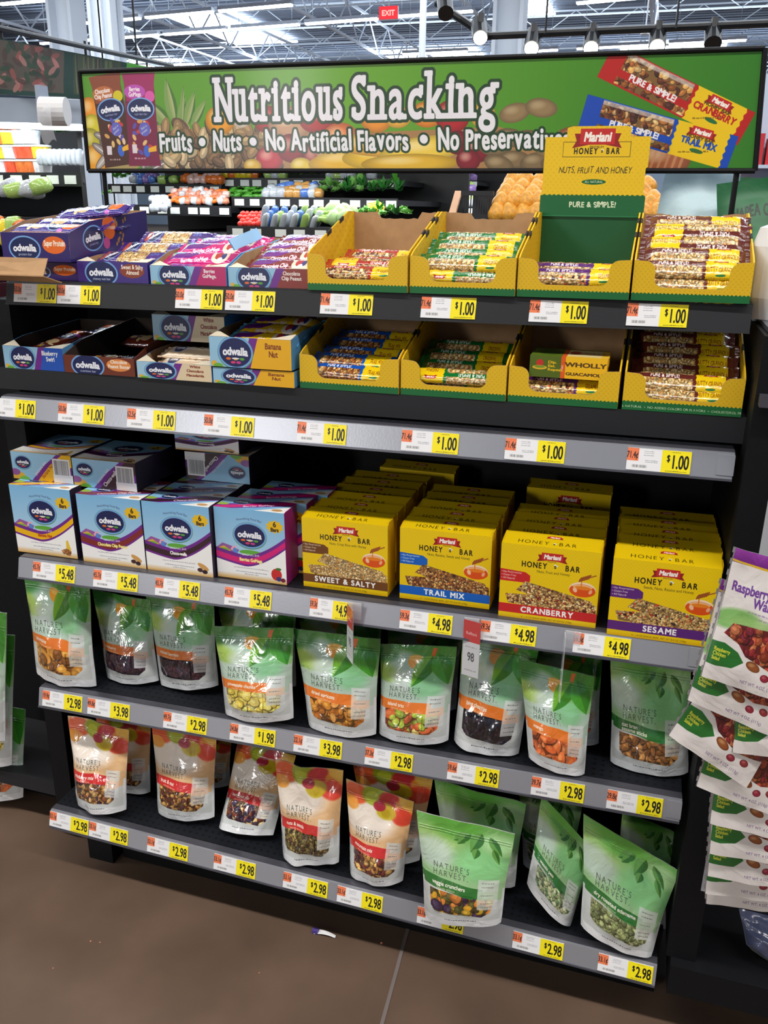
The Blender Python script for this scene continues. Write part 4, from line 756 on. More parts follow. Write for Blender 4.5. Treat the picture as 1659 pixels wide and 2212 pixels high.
MB().prism(n_, -.004, -.002, 0, lambda p: (min(1, max(0, p[0] / w_)), (p[1] - z0) / Hh), em=1).build('card', [HA, M_KRAFT], t)
MB().box(-.003, -.0065, z0 + Hh * .432, w_ + .002, -.004, z0 + Hh * .437).build('fold_crease', mat('green_fold', lin(30, 110, 66), .6), t)
# =====================================================================================
# BARS
# =====================================================================================
BK = {}
def bar_kind(key, L, wd, th, m, endm):
    def F(u, v):
        x = (u - .5) * L; e = min(u, 1 - u) * 2; s_ = min(1, max(0, (e - .0) / .22)) ** .5 if e < .22 else 1; a = v * 2 * PI; hh = th / 2 * (.12 + .88 * s_); ww = wd / 2 * (1.0 - .04 * s_)
        cx, sy_ = math.cos(a), math.sin(a); cx = math.copysign(abs(cx) ** .7, cx); sy_ = math.copysign(abs(sy_) ** .8, sy_)
        return Vector((x, -ww * cx, hh * sy_ + th / 2 + .0006 * math.sin(u * 60 + v * 9) * s_))
    mm = MB(); mm.grid(F, 18, 14, uvf=lambda u, v: (u, v * 2 if v <= .5 else (1 - v) * 2)); body = mm.mesh('wrapper_' + key, m, True, merge=True)
    e = []
    for s_ in (-1, 1):
        mm = MB(); X0, X1 = s_ * L * .495, s_ * (L * .5 + .007)
        def G(u, v, X0=X0, X1=X1): return Vector((X0 + (X1 - X0) * v, (u - .5) * wd * 1.04, th / 2 + .0014 * math.sin(u * 20) * v))
        mm.grid(G, 10, 2); mm.grid(lambda u, v: G(u, v) - Vector((0, 0, .0006)), 10, 2, flip=True); e.append(mm.mesh('end_seal_' + key, endm, True))
    BK[key] = (body, e)
def bar(key, loc, rot, label, group):
    t = thing('snack_bar', label, 'snack bar', loc, group=group, rot=rot); b, e = BK[key]
    for nm, me in (('wrapper', b), ('end_seal', e[0]), ('end_seal', e[1])): o = bpy.data.objects.new(nm, me); COL.objects.link(o); o.parent = t
for key, col, pal, fl in (('red', (170, 34, 24), 'cran', 'CRANBERRY'), ('green', (22, 110, 48), 'oat', 'ORIGINAL'), ('purple', (84, 36, 110), 'seed', 'SESAME'), ('brown', (96, 40, 34), 'oat', 'NUTTY GRANOLA'), ('blue', (24, 84, 180), 'nut', 'TRAIL MIX')):
    bar_kind(key, .138, .036, .015, bar_wrap('wrap_' + key, col, GR[pal], 'honey', fl), mat('seal_' + key, lin(*col), .25, coat=.5))
bar_kind('oat', .125, .048, .014, bar_wrap('wrap_oat', (64, 36, 120), GR['oat'], 'oat'), mat('seal_oat', lin(64, 36, 120), .25, coat=.5)); bar_kind('berry', .12, .045, .016, bar_wrap('wrap_berry', (206, 20, 120), GR['nut'], 'berry', 'Berries GoMega'), mat('seal_berry', lin(206, 20, 120), .2, coat=.6))
bar_kind('choc', .12, .045, .016, bar_wrap('wrap_choc', (130, 44, 40), GR['nut'], 'berry', 'Chocolate Chip'), mat('seal_choc', lin(130, 44, 40), .2, coat=.6)); bar_kind('protein', .13, .048, .016, bar_wrap('wrap_protein', (52, 36, 130), GR['nut'], 'protein'), mat('seal_protein', lin(52, 36, 130), .25, coat=.5))
bar_kind('white', .12, .045, .016, bar_wrap('wrap_white', (226, 196, 160), GR['oat'], 'foil', 'White Chocolate'), mat('seal_white', lin(220, 180, 150), .2, coat=.6)); bar_kind('banana', .12, .045, .016, bar_wrap('wrap_banana', (236, 190, 30), GR['oat'], 'berry', 'Banana Nut'), mat('seal_banana', lin(90, 170, 220), .2, coat=.6)); bar_kind('pb', .12, .045, .018, bar_wrap('wrap_pb', (110, 44, 24), GR['nut'], 'protein'), mat('seal_pb', lin(110, 44, 24), .2, coat=.6))
def tray_bars(T, key, lst, where, hgt=0):
    x, y, z, w_ = T; n = len(lst)
    pos = ['lowest at the front', 'second from the front', 'third from the front', 'fourth from the front', 'fifth from the front', 'sixth from the front', 'seventh from the front', 'eighth from the front', 'ninth from the front']
    for i, (dy, dz, tl, yaw, dx, flip) in enumerate(lst):
        bar(key, (x + w_ / 2 + dx, y + dy, z + dz), (tl, 0, yaw + (PI if flip else 0)) if not flip else (-tl, 0, yaw + PI), '%s wrapped bar, %s, %s' % (key, pos[i], where), '%s wrapped granola bars' % key)
R_ = math.radians
tray_bars(T1[0], 'red', [(.028, .003, R_(8), .03, .004, 0), (.036, .019, R_(24), .06, -.004, 0), (.062, .030, R_(20), .02, .002, 1), (.10, .030, R_(26), -.02, .006, 0), (.13, .040, R_(30), -.04, .010, 0)], 'in the leftmost top shelf tray')
tray_bars(T1[1], 'green', [(.026, .003, R_(20), 0, 0, 0), (.030, .020, R_(30), .02, .002, 1), (.042, .038, R_(36), -.02, -.002, 0), (.072, .046, R_(38), .02, .003, 0), (.105, .058, R_(38), .0, .0, 0), (.145, .068, R_(40), .02, .003, 0)], 'in the second top shelf tray')
tray_bars(T1[2], 'purple', [(.026, .004, R_(25), 0, 0, 0), (.034, .022, R_(34), .01, .002, 0), (.075, .028, R_(34), 0, .003, 0)], 'in the header card tray')
tray_bars(T1[3], 'brown', [(.024, .003, R_(25), 0, 0, 0), (.026, .018, R_(38), .0, .002, 0), (.034, .036, R_(38), 0, -.002, 0), (.058, .052, R_(38), .0, .001, 0), (.085, .066, R_(40), -.03, .0, 1), (.118, .084, R_(42), -.02, .003, 1), (.155, .096, R_(35), .0, .003, 0)], 'in the rightmost top shelf tray')
tray_bars(T2[0], 'blue', [(.026, .003, R_(20), 0, 0, 0), (.026, .020, R_(30), -.04, .0, 0), (.048, .034, R_(30), -.06, -.003, 0), (.085, .040, R_(30), -.05, .0, 0), (.12, .050, R_(32), -.02, .004, 0), (.155, .058, R_(32), .0, .004, 0)], 'second shelf leftmost yellow tray')
tray_bars(T2[1], 'green', [(.026, .003, R_(20), 0, 0, 0), (.030, .022, R_(22), .08, .0, 1), (.065, .030, R_(30), .0, .004, 0), (.105, .040, R_(30), -.02, .0, 0), (.145, .050, R_(32), -.02, .0, 0)], 'second shelf second yellow tray')
tray_bars(T2[2], 'purple', [(.026, .018, R_(28), 0, .0, 0)], 'under the dip carton')
x, y, z, w_ = T2[2]; bar('oat', (x + w_ * .42, y + .026, z + .004), (R_(25), 0, PI), 'oat bar with a blue oval at the bottom of the third second-shelf tray', 'loose oat bars')
tray_bars(T2[3], 'brown', [(.024, .002, R_(20), 0, 0, 0), (.026, .017, R_(30), .0, .002, 0), (.038, .032, R_(34), 0, -.002, 0), (.062, .042, R_(34), .0, .001, 0), (.090, .054, R_(34), 0, .0, 0), (.118, .066, R_(34), .0, .003, 0), (.145, .078, R_(34), .0, -.004, 0), (.172, .086, R_(34), .0, -.004, 0)], 'second shelf rightmost tray')
# misplaced dip carton
c = Cv(2.1, 220, (246, 190, 24)); c.rect(0, 0, .88, 1, (84, 104, 24)); c.rect(.86, 0, .98, 1, (226, 92, 30)); c.ell(.28, .66, .1, .16, (200, 50, 40)); c.ell(.28, .45, .2, .1, (226, 180, 50)); c.ell(.28, .48, .15, .06, (120, 150, 40))
for i, s_ in enumerate(('Dip.', 'Eat.', 'Repeat.')): c.text(s_, .5, .66 - i * .17, .17, (240, 190, 30), 'l', .85, bold=.004)
c.text('WHOLLY', 1.52, .56, .28, (90, 60, 20), 'c', .95, bold=.012); c.text('GUACAMOLE', 1.52, .16, .19, (90, 60, 20), 'c', .9, bold=.008); c.text('Classic', .92, .5, .1, (250, 240, 220), 'c', .8, rot=PI / 2)
gf = c.mat('dip_front_print', .35, coat=.2); c = Cv(1.7, 200, (248, 196, 60)); c.rect(0, 0, .72, 1, (92, 116, 30)); c.rect(.7, 0, .8, 1, (226, 92, 30)); c.ell(.4, .5, .3, .3, (60, 84, 24)); c.rect(.8, .1, 1.55, .9, (236, 214, 150)); c.text('WHOLLY', 1.25, .5, .2, (190, 120, 30), 'c', .9, bold=.008); c.ell(.95, .55, .12, .2, (210, 80, 50)); gt = c.mat('dip_top_print', .35, coat=.2)
carton('dip_carton', (x + .029, y + .006, z + .040), (.113, .032, .075), [gf, gt, M_YEL, M_YEL], 'green and yellow dip carton left on the bars in a yellow tray', 'misplaced groceries')
# =====================================================================================
# OPEN PRINTED BOXES (left half of the two upper shelves)
# =====================================================================================
def open_box(loc, w_, h, d, front, side, label, hb=None, rz=0, tilt=0, corner=True, name='open_snack_box', inner=None, ragged=False, g='open printed bar boxes'):
    hb = hb or h; t = thing(name, label, 'box', loc, group=g, rot=(0, -tilt, rz)); th = .0014; inner = inner or M_KRAFT
    MB().box(0, 0, 0, w_, th, h, 1, {'front': 0}).build('front_panel', [front, side], t); MB().box(th, th, .0003, w_ - th, d - th, .0015).build('base', inner, t)
    for xx, nm in ((0, 'l'), (w_ - th, 'r')):
        mm = MB(); pr = [(th, 0), (d, 0), (d, hb), (d * .25, h + (hb - h) * .5), (th, h)]
        for xa, fl in ((xx, 1), (xx + th, 0)): P = [(xa, a, b) for a, b in pr]; out_ = (nm == 'l') == bool(fl); mm.face(P[::-1] if fl else P, 0 if out_ else 1)
        for i in range(5): a, b = pr[i], pr[(i + 1) % 5]; mm.face([(xx, *a), (xx, *b), (xx + th, *b), (xx + th, *a)], 0)
        mm.build('side_panel', [side, inner], t)
    MB().box(0, d - th, 0, w_, d, hb).build('back_panel', inner, t)
    if corner:
        for xx, s_ in ((0, 1), (w_, -1)):
            mm = MB(); P = [(xx, .0005, h + .0004), (xx + s_ * .038, .0005, h + .0004), (xx + s_ * .002, .03, h + .006)]; mm.face(P if s_ > 0 else P[::-1], 0); mm.face([(a, b, c_ - .0008) for a, b, c_ in (P[::-1] if s_ > 0 else P)], 0); mm.build('corner_flap', M_FLAP, t)
    return t
M_FLAP = mat('cream_board', lin(226, 214, 190), .5); M_PUR = mat('violet_card', lin(58, 38, 118), .35, coat=.2); M_SKYB = mat('sky_card', lin(96, 160, 210), .35, coat=.2); M_BRN = mat('brown_card', lin(104, 48, 30), .4, coat=.15); M_DKB = mat('dark_board', lin(60, 48, 40), .8)
L_sp = lip_art('super_protein_lip', 2.8, 0, (46, 34, 104), 'Super Protein', 'protein bar', fcol=(232, 108, 30)); L_ss = lip_art('sweet_salty_lip', 4, 0, (66, 44, 128), 'Sweet & Salty|Almond', 'chewy nut bar', fcol=(140, 62, 36)); L_bg = lip_art('berries_lip', 4.6, (150, 196, 224), (190, 34, 104), 'Berries|GoMega.'); L_cc = lip_art('choc_peanut_lip', 4.6, (150, 196, 224), (140, 50, 40), 'Chocolate|Chip Peanut')
L_bl = lip_art('blueberry_lip', 3.4, (150, 196, 224), (34, 84, 180), 'Blueberry|Swirl'); L_pb = lip_art('choc_pb_lip', 4.2, 0, (112, 50, 32), 'Chocolate|Peanut Butter', 'nutrition bar', fcol=(226, 140, 70)); L_wm = lip_art('white_mac_lip', 3.4, (160, 200, 224), (226, 206, 170), 'White|Chocolate|Macadamia', fcol=(130, 50, 30), split=.52); L_bn = lip_art('banana_lip', 3.3, (150, 196, 224), (236, 176, 24), 'Banana|Nut', fcol=(130, 60, 20), split=.5)
z1 = lambda x: sz(1, x) + .0018
open_box((-.008, .085, z1(0)), .139, .030, .235, L_sp, M_PUR, 'dark violet protein bar box half hidden under the large violet box', corner=False, tilt=tiltz(1), inner=M_PUR)
c = Cv(3.0, 150, (48, 36, 106)); oval_logo(c, .85, .45, .7, 'protein bar', rot=.15); c.ell(1.45, .66, .25, .25, (226, 104, 36)); c.text('Super Protein', 1.45, .62, .12, (250, 220, 200), 'c', .8, fitw=.45, bold=.004); c.ell(1.32, .34, .12, .12, (200, 80, 150)); [c.ell(random.uniform(1.7, 2.1), random.uniform(.3, .9), .05, .03, (170, 120, 60), random.uniform(0, 3)) for k in range(14)]; m_ps = c.mat('violet_box_side_print', .35, coat=.2)
t = open_box((-.016, .075, z1(0) + .0315), .139, .048, .25, L_sp, m_ps, 'large violet protein bar box with an orange circle, torn open on top', hb=.085, corner=False, tilt=tiltz(1), inner=M_KRAFT)
mm = MB(); Pn = 14
for i in range(Pn): xa, xb = .016 + .11 * i / Pn, .016 + .11 * (i + 1) / Pn; ya = random.uniform(.012, .02); mm.face([(xa, .0015, .0485), (xb, .0015, .0485), (xb, random.uniform(.008, .02), .0495), (xa, ya, .0495)], 0)
mm.build('torn_edge', M_KRAFT, t)
# side text panel UVs: right outer face
for o in [o for o in bpy.data.objects if o.parent == t and o.name.startswith('side_panel')]:
    uvl = o.data.uv_layers[0].data
    for pl in o.data.polygons:
        if len(pl.vertices) == 5:
            for li, vi in zip(pl.loop_indices, pl.vertices): v = o.data.vertices[vi].co; uvl[li].uv = (v.y / .25, v.z / .085)
xw = -.016; zt_ = z1(0) + .0315
for dx, dy, dz, a, b, rz_, lb in ((.062, .052, .044, R_(14), 0, .10, 'violet protein bar lying across the front of the large violet box'), (.075, .10, .052, R_(18), 0, .16, 'violet protein bar second from the front in the large violet box'), (.088, .155, .074, R_(18), R_(-6), .22, 'topmost violet protein bar at the back of the large violet box'), (.075, .155, .048, R_(10), 0, .1, 'violet protein bar lowest at the back of the large violet box')):
    bar('protein', (xw + dx, .075 + dy, zt_ + dz), (a, b, rz_), lb, 'violet protein bars')
open_box((.131, .080, z1(.13)), .138, .034, .24, L_ss, M_PUR, 'violet almond bar box with a brown circle on the top shelf', hb=.05, corner=True, tilt=tiltz(1))
for i, (dx, dy, dz, a, rz_) in enumerate(((.066, .035, .012, R_(20), .02), (.066, .075, .030, R_(20), .12), (.085, .115, .044, R_(24), .12), (.105, .16, .062, R_(26), .14), (.07, .13, .022, R_(20), .05), (.07, .175, .032, R_(20), .05))): bar('oat', (.131 + dx, .082 + dy, z1(.13) + dz), (a, 0, rz_), 'oat bar in a violet wrapper, %s in the violet almond box' % ['lowest at the front', 'second up', 'third up', 'topmost', 'lower middle', 'lower back'][i], 'oat bars heaped in the violet box')
open_box((.2725, .082, z1(.27)), .141, .030, .24, L_bg, M_SKYB, 'light blue and pink berry bar box on the top shelf', hb=.07, tilt=tiltz(1))
for i, (dx, dy, dz, a, rz_) in enumerate(((.07, .03, .014, R_(18), .05), (.066, .062, .030, R_(22), .16), (.070, .10, .044, R_(22), .10), (.08, .14, .052, R_(22), .14), (.07, .185, .056, R_(22), .05))): bar('berry', (.2725 + dx, .084 + dy, z1(.27) + dz), (a, 0, rz_), 'pink and blue berry bar, %s in the pink berry box' % ['front', 'second', 'third', 'fourth', 'rearmost'][i], 'pink berry bars')
open_box((.4165, .084, z1(.41)), .143, .030, .24, L_cc, M_SKYB, 'light blue and brown peanut bar box next to the first yellow tray', hb=.07, tilt=tiltz(1))
for i, (dx, dy, dz, a, rz_) in enumerate(((.072, .03, .010, R_(18), .0), (.07, .065, .022, R_(20), .03), (.072, .10, .034, R_(22), .0), (.07, .14, .046, R_(22), .04), (.075, .185, .058, R_(22), -.03))): bar('choc', (.4165 + dx, .086 + dy, z1(.41) + dz), (a, 0, rz_), 'purple and maroon peanut bar, %s in the brown labelled box' % ['front', 'second', 'third', 'fourth', 'rearmost'][i], 'peanut bars')
mm = MB(); mm.box(-.001, 0, 0, .001, .13, .020); mm.build('card_divider', M_SKYB, loc=(.412, .12, z1(.41) + .055), rot=(R_(8), R_(-30), 0)); tag(bpy.data.objects['card_divider'], 'blue card flap leaning between the berry box and the peanut box', 'cardboard flap')
# kraft flap at the left
t = thing('torn_lid', 'creased kraft cardboard lid sticking out in front of the violet box', 'cardboard'); pp = [at(-70, 553, -.02), at(103, 558, .02), at(93, 598, .0), at(-70, 592, -.03)]; pq = [at(-70, 592, -.03), at(93, 598, .0), at(134, 612, .055), at(-70, 602, .05)]
def panelq(q, nm, th=.002):
    mm = MB(); n = (q[1] - q[0]).cross(q[3] - q[0]).normalized() * th; mm.face(q[::-1]); mm.face([v + n for v in q]); [mm.face([q[i], q[(i + 1) % 4], q[(i + 1) % 4] + n, q[i] + n]) for i in range(4)]; return mm.build(nm, M_KRAFT, t)
panelq(pp, 'lid_face'); panelq(pq, 'lid_fold')
# second shelf
z2 = lambda x: sz(2, x) + .0425
open_box((-.0215, .050, z2(0)), .126, .040, .23, L_bl, M_SKYB, 'blue blueberry bar box at the far left of the second shelf', hb=.062, tilt=tiltz(2), inner=M_DKB)
for i, (dx, dy, dz, rz_) in enumerate(((.052, .095, .026, 1.25), (.078, .105, .012, 1.3), (.07, .17, .03, 1.2))): bar('pb' if i < 1 else 'protein', (-.0215 + dx, .05 + dy, z2(0) + dz), (0, R_(-12), rz_), 'bar lying lengthwise in the blueberry box, %s' % ['orange and brown on top', 'violet at the right side', 'violet at the back'][i], 'bars in the blueberry box')
open_box((.107, .048, z2(.1)), .142, .031, .23, L_pb, M_BRN, 'brown peanut butter bar box with an orange oval, mostly empty', hb=.07, tilt=tiltz(2), inner=M_DKB, corner=False)
for i in range(2): bar('pb', (.107 + .08, .048 + .05 + i * .12, z2(.1) + .006 + i * .02), (R_(12), 0, .1), 'brown wrapped bar at the %s of the brown peanut butter box' % ['front', 'back'][i], 'bars in the brown box')
open_box((.2545, .047, z2(.25)), .142, .028, .23, L_wm, M_SKYB, 'cream macadamia bar box, lower of the two stacked ones', hb=.05, tilt=tiltz(2))
for i, (dy, dz) in enumerate(((.035, .012), (.06, .028), (.11, .02))): bar('white', (.2545 + .085, .05 + dy, z2(.25) + dz), (R_(12), 0, .06), 'gold and cream foil bar, %s in the lower macadamia box' % ['front', 'middle', 'rear'][i], 'foil bars in the cream box')
q = at(333, 747, .13); open_box((q.x, .13, z2(.3) + .052), .142, .045, .15, L_wm, M_SKYB, 'cream macadamia bar box sitting on top at the back', hb=.06, tilt=tiltz(2))
open_box((.3995, .047, z2(.4)), .146, .026, .23, L_bn, M_SKYB, 'yellow banana bar box, lower of the two stacked ones', tilt=tiltz(2), corner=False)
open_box((.3965, .045, z2(.4) + .028), .1455, .049, .215, L_bn, M_SKYB, 'yellow and light blue banana bar box, upper of the two stacked ones', hb=.066, tilt=tiltz(2))
for i, (dy, dz) in enumerate(((.04, .034), (.08, .044), (.13, .05), (.17, .052))): bar('banana', (.3965 + .08, .047 + dy, z2(.4) + .028 + dz), (R_(16), 0, -.05 + .03 * i), 'yellow banana bar, %s in the upper banana box' % ['front', 'second', 'third', 'rearmost'][i], 'yellow banana bars')
# =====================================================================================
# STAND-UP POUCHES
# =====================================================================================
def pouch_mesh(t, BL, BR, TL, TR, m, T=.045, seed=0, gus=.75, backm=None, wr=1.0, fold=0, parts=True, sag=.3):
    rs = np.random.RandomState(seed); ph = rs.uniform(0, 6.28, 8); am = rs.uniform(.5, 1, 8)
    o = (BL + BR) / 2; BL, BR, TL, TR = BL - o, BR - o, TL - o, TR - o
    n = (BR - BL).cross(TL - BL).normalized()
    if n.y > 0: n = -n
    H = ((TL - BL).length + (TR - BR).length) / 2
    up = ((TL + TR) - (BL + BR)).normalized()
    def thick(u, v):
        g = 1 if v < .3 else max(0, 1 - ((v - .3) / .58)) ** .85; g *= gus + (1 - gus) * min(1, v / .15)
        return T * .5 * (max(0, math.sin(PI * min(max(u, 0), 1))) ** .55) * g
    def wrk(u, v):
        k = wr * (.25 + .75 * (1 - math.exp(-((v - .6) / .3) ** 2) * .2)) * min(1, 8 * u * (1 - u) + .15)
        return k * (.0016 * am[0] * math.sin(9 * u + 5 * v + ph[0]) + .0016 * am[1] * math.sin(7 * v - 6 * u + ph[1]) + .0010 * am[2] * math.sin(19 * u - 8 * v + ph[2]) + .0008 * am[3] * math.sin(23 * v + 4 * u + ph[3]) + .0018 * am[4] * math.sin(4.2 * v + 2 * u + ph[4]) + .0012 * am[5] * abs(math.sin(5 * (u + v) + ph[5])))
    def base(u, v):
        inw = .035 * math.sin(PI * min(1, v / .9)) * math.sin(PI * v) * .5; uu = u + (0.5 - u) * inw * 2 * (1 if .1 < v < .9 else .3)
        p = (BL * (1 - uu) + BR * uu) * (1 - v) + (TL * (1 - uu) + TR * uu) * v
        if fold and v > .82: p = p - up * (v - .82) * H * .5 - n * (-(v - .82)) * .12 * fold
        return p
    def Ff(u, v, e=0):
        q = base(u, v) + n * (thick(u, v) * 1.0 + wrk(u, v) + .0006 + e)
        if v < .12: q = q - up * (.012 * sag * math.sin(PI * u) * (1 - v / .12))
        return q
    def Fb(u, v): return base(u, v) - n * (thick(u, v) * .9 + .0010) + n * wrk(u, v)
    mm = MB(); mm.grid(Ff, 20, 26); mm.grid(Fb, 12, 14, 1, flip=True)
    mm.grid(lambda u, v: Ff(u, 0) * (1 - v) + Fb(u, 0) * v + up * .006 * math.sin(PI * v), 20, 3, 1, flip=True)
    for u_ in (0, 1): mm.grid(lambda a, v: Ff(u_, v) * (1 - a) + Fb(u_, v) * a, 1, 20, 1, flip=(u_ == 1))
    mm.grid(lambda u, a: Ff(u, 1) * (1 - a) + Fb(u, 1) * a, 20, 1, 1)
    mm.build('film_body', [m, backm or M_FILMW], t, smooth=True)
    if parts:
        q = rs.uniform(0, 6.28, 4)
        def Fc(u, v): return Ff(u, v, .0007 + .0012 * (math.sin(31 * u + q[0]) * math.sin(29 * v * H / .2 + q[1]) + .6 * math.sin(53 * u + q[2]) * math.sin(47 * v + q[3]) + .8))
        mm = MB(); mm.grid(Fc, 22, 12, 0, .15, .66, .14, .33); mm.build('contents_window', m, t, smooth=True)
        mm = MB()
        for vv in (.862, .885): mm.grid(lambda u, v: Ff(u, v, .0004 + .0012 * math.sin(PI * (v - vv) / .008)), 16, 2, 0, .02, .98, vv, vv + .008)
        mm.build('zip_seal', m, t, smooth=True)
    return o
M_FILMW = mat('white_film', (.62, .63, .64), .3, coat=.5)
M_FILMG = mat('silver_film', (.45, .46, .48), .25, .6)
def pouch_at(k, TL, TR, BL, BR, m, label, group, lean=.02, Yb=None, T=.045, seed=1, fold=0, wr=1.0, dY=0, twist=0, gus=.75):
    a, b = atshelf(k, *BL), atshelf(k, *BR); Y = (min(a.y, b.y) if BR[1] - BL[1] > 0 else max(a.y, b.y)) if Yb is None else Yb
    P = [at(*BL, Y + twist), at(*BR, Y - twist), at(*TL, Y + lean + twist), at(*TR, Y + lean - twist)]
    zf = min(P[0].z - sz(k, P[0].x), P[1].z - sz(k, P[1].x))
    for q in P[:2]: q.z -= 0
    sh = -zf + .0045
    if abs(sh) < .02:
        for q in P: q.z += sh
    o = (P[0] + P[1]) / 2; t = thing('snack_pouch', label, 'pouch', o, group=group); pouch_mesh(t, *P, m, T=T, seed=seed, fold=fold, wr=wr, gus=gus); return t
PAL = {'plantain': [(204, 138, 54), (226, 160, 70), (150, 90, 34), (214, 150, 60)], 'dark': [(46, 30, 46), (62, 36, 50), (38, 26, 36), (70, 34, 44)], 'pine': [(246, 222, 120), (238, 208, 96), (250, 232, 150), (244, 214, 90)], 'apr': [(212, 136, 48), (190, 110, 36), (226, 156, 76)], 'trio': [(230, 110, 60), (236, 200, 110), (220, 96, 50), (170, 190, 70)],
       'cherry': [(30, 24, 34), (46, 32, 40), (22, 20, 28)], 'mango': [(232, 116, 60), (214, 98, 48), (242, 140, 84)], 'sesame': [(160, 104, 52), (134, 84, 42), (186, 130, 74)], 'veggie': [(236, 166, 40), (240, 190, 50), (60, 36, 70), (90, 90, 40), (222, 130, 50), (70, 60, 30)], 'wasabi': [(214, 220, 176), (90, 120, 84), (196, 206, 150), (150, 170, 120)], 'edam': [(150, 160, 104), (128, 140, 86), (170, 176, 124), (110, 120, 76)]}
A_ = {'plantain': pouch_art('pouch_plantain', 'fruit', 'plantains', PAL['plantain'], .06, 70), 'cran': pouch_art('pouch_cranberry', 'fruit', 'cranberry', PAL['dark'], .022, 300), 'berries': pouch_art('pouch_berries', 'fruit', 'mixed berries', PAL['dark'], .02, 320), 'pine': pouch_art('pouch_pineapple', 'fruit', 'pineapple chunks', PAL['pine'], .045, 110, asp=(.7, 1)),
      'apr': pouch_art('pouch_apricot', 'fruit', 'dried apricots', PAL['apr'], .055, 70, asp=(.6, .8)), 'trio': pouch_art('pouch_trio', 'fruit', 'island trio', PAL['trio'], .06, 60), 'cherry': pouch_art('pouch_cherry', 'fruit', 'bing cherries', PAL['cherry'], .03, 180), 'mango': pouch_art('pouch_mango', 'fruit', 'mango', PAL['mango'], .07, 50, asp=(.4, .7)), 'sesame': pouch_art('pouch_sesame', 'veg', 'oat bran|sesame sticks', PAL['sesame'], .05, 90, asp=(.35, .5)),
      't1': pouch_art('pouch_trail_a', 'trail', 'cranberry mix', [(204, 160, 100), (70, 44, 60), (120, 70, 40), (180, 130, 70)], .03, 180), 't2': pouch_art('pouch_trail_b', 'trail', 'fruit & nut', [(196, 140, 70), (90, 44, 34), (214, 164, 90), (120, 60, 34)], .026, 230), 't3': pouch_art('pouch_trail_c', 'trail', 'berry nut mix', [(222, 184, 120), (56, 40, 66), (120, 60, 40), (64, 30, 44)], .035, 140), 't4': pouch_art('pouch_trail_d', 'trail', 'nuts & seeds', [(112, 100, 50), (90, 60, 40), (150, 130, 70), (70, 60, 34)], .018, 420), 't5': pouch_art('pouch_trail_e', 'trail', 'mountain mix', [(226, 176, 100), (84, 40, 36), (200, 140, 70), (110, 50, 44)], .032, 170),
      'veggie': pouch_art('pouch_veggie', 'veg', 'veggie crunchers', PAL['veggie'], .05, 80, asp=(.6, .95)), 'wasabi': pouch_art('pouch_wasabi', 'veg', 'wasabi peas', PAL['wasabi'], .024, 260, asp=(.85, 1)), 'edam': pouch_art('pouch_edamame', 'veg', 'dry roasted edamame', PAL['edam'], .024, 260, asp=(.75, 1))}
G4 = 'green topped dried fruit pouches'; G5 = 'red topped trail mix pouches'; G6 = 'green vegetable snack pouches'
P4 = [((52, 1240), (193, 1258), (80, 1456), (208, 1486), 'plantain', 'green topped pouch of brown plantain chips, leftmost of its shelf', 0), ((200, 1278), (325, 1300), (232, 1462), (343, 1474), 'cran', 'green topped pouch of dark dried cranberries, second on its shelf', .02), ((315, 1285), (462, 1305), (348, 1480), (472, 1484), 'berries', 'green topped pouch of near black mixed berries overlapping the cranberry pouch', 0),
      ((462, 1357), (634, 1362), (488, 1545), (634, 1555), 'pine', 'green topped pouch of pale yellow pineapple chunks', 0), ((468, 1300), (640, 1318), (496, 1490), (640, 1500), 'pine', 'pineapple pouch hidden behind the front one', 'b'), ((634, 1362), (822, 1385), (668, 1570), (812, 1590), 'apr', 'green topped pouch of orange dried apricots', 0), ((640, 1318), (826, 1340), (672, 1500), (816, 1516), 'apr', 'apricot pouch hidden behind the front one', 'b'),
      ((822, 1396), (987, 1402), (819, 1588), (968, 1603), 'trio', 'green topped pouch of mixed orange, yellow and green island fruit', 0), ((838, 1352), (1000, 1366), (836, 1520), (985, 1540), 'trio', 'island fruit pouch hidden behind the front one', 'b'), ((1000, 1365), (1165, 1400), (981, 1602), (1120, 1632), 'cherry', 'green topped pouch of black bing cherries with shiny creases', 0), ((1120, 1428), (1284, 1466), (1142, 1640), (1262, 1676), 'mango', 'green topped pouch of orange mango slices standing forward', 0), ((1158, 1396), (1300, 1430), (1170, 1590), (1292, 1615), 'mango', 'mango pouch hidden behind the front one', 'b'),
      ((1318, 1418), (1492, 1446), (1318, 1648), (1486, 1672), 'sesame', 'green pouch of brown oat bran sesame sticks at the right end', 0)]
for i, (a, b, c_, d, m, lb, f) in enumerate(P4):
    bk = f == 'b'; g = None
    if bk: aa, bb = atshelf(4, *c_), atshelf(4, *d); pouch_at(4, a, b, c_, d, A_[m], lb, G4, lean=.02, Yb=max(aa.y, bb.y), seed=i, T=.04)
    else: pouch_at(4, a, b, c_, d, A_[m], lb, G4, lean=.015, seed=i, T=.05 if m != 'mango' else .045, wr=1.8 if m in ('cherry', 'plantain') else 1)
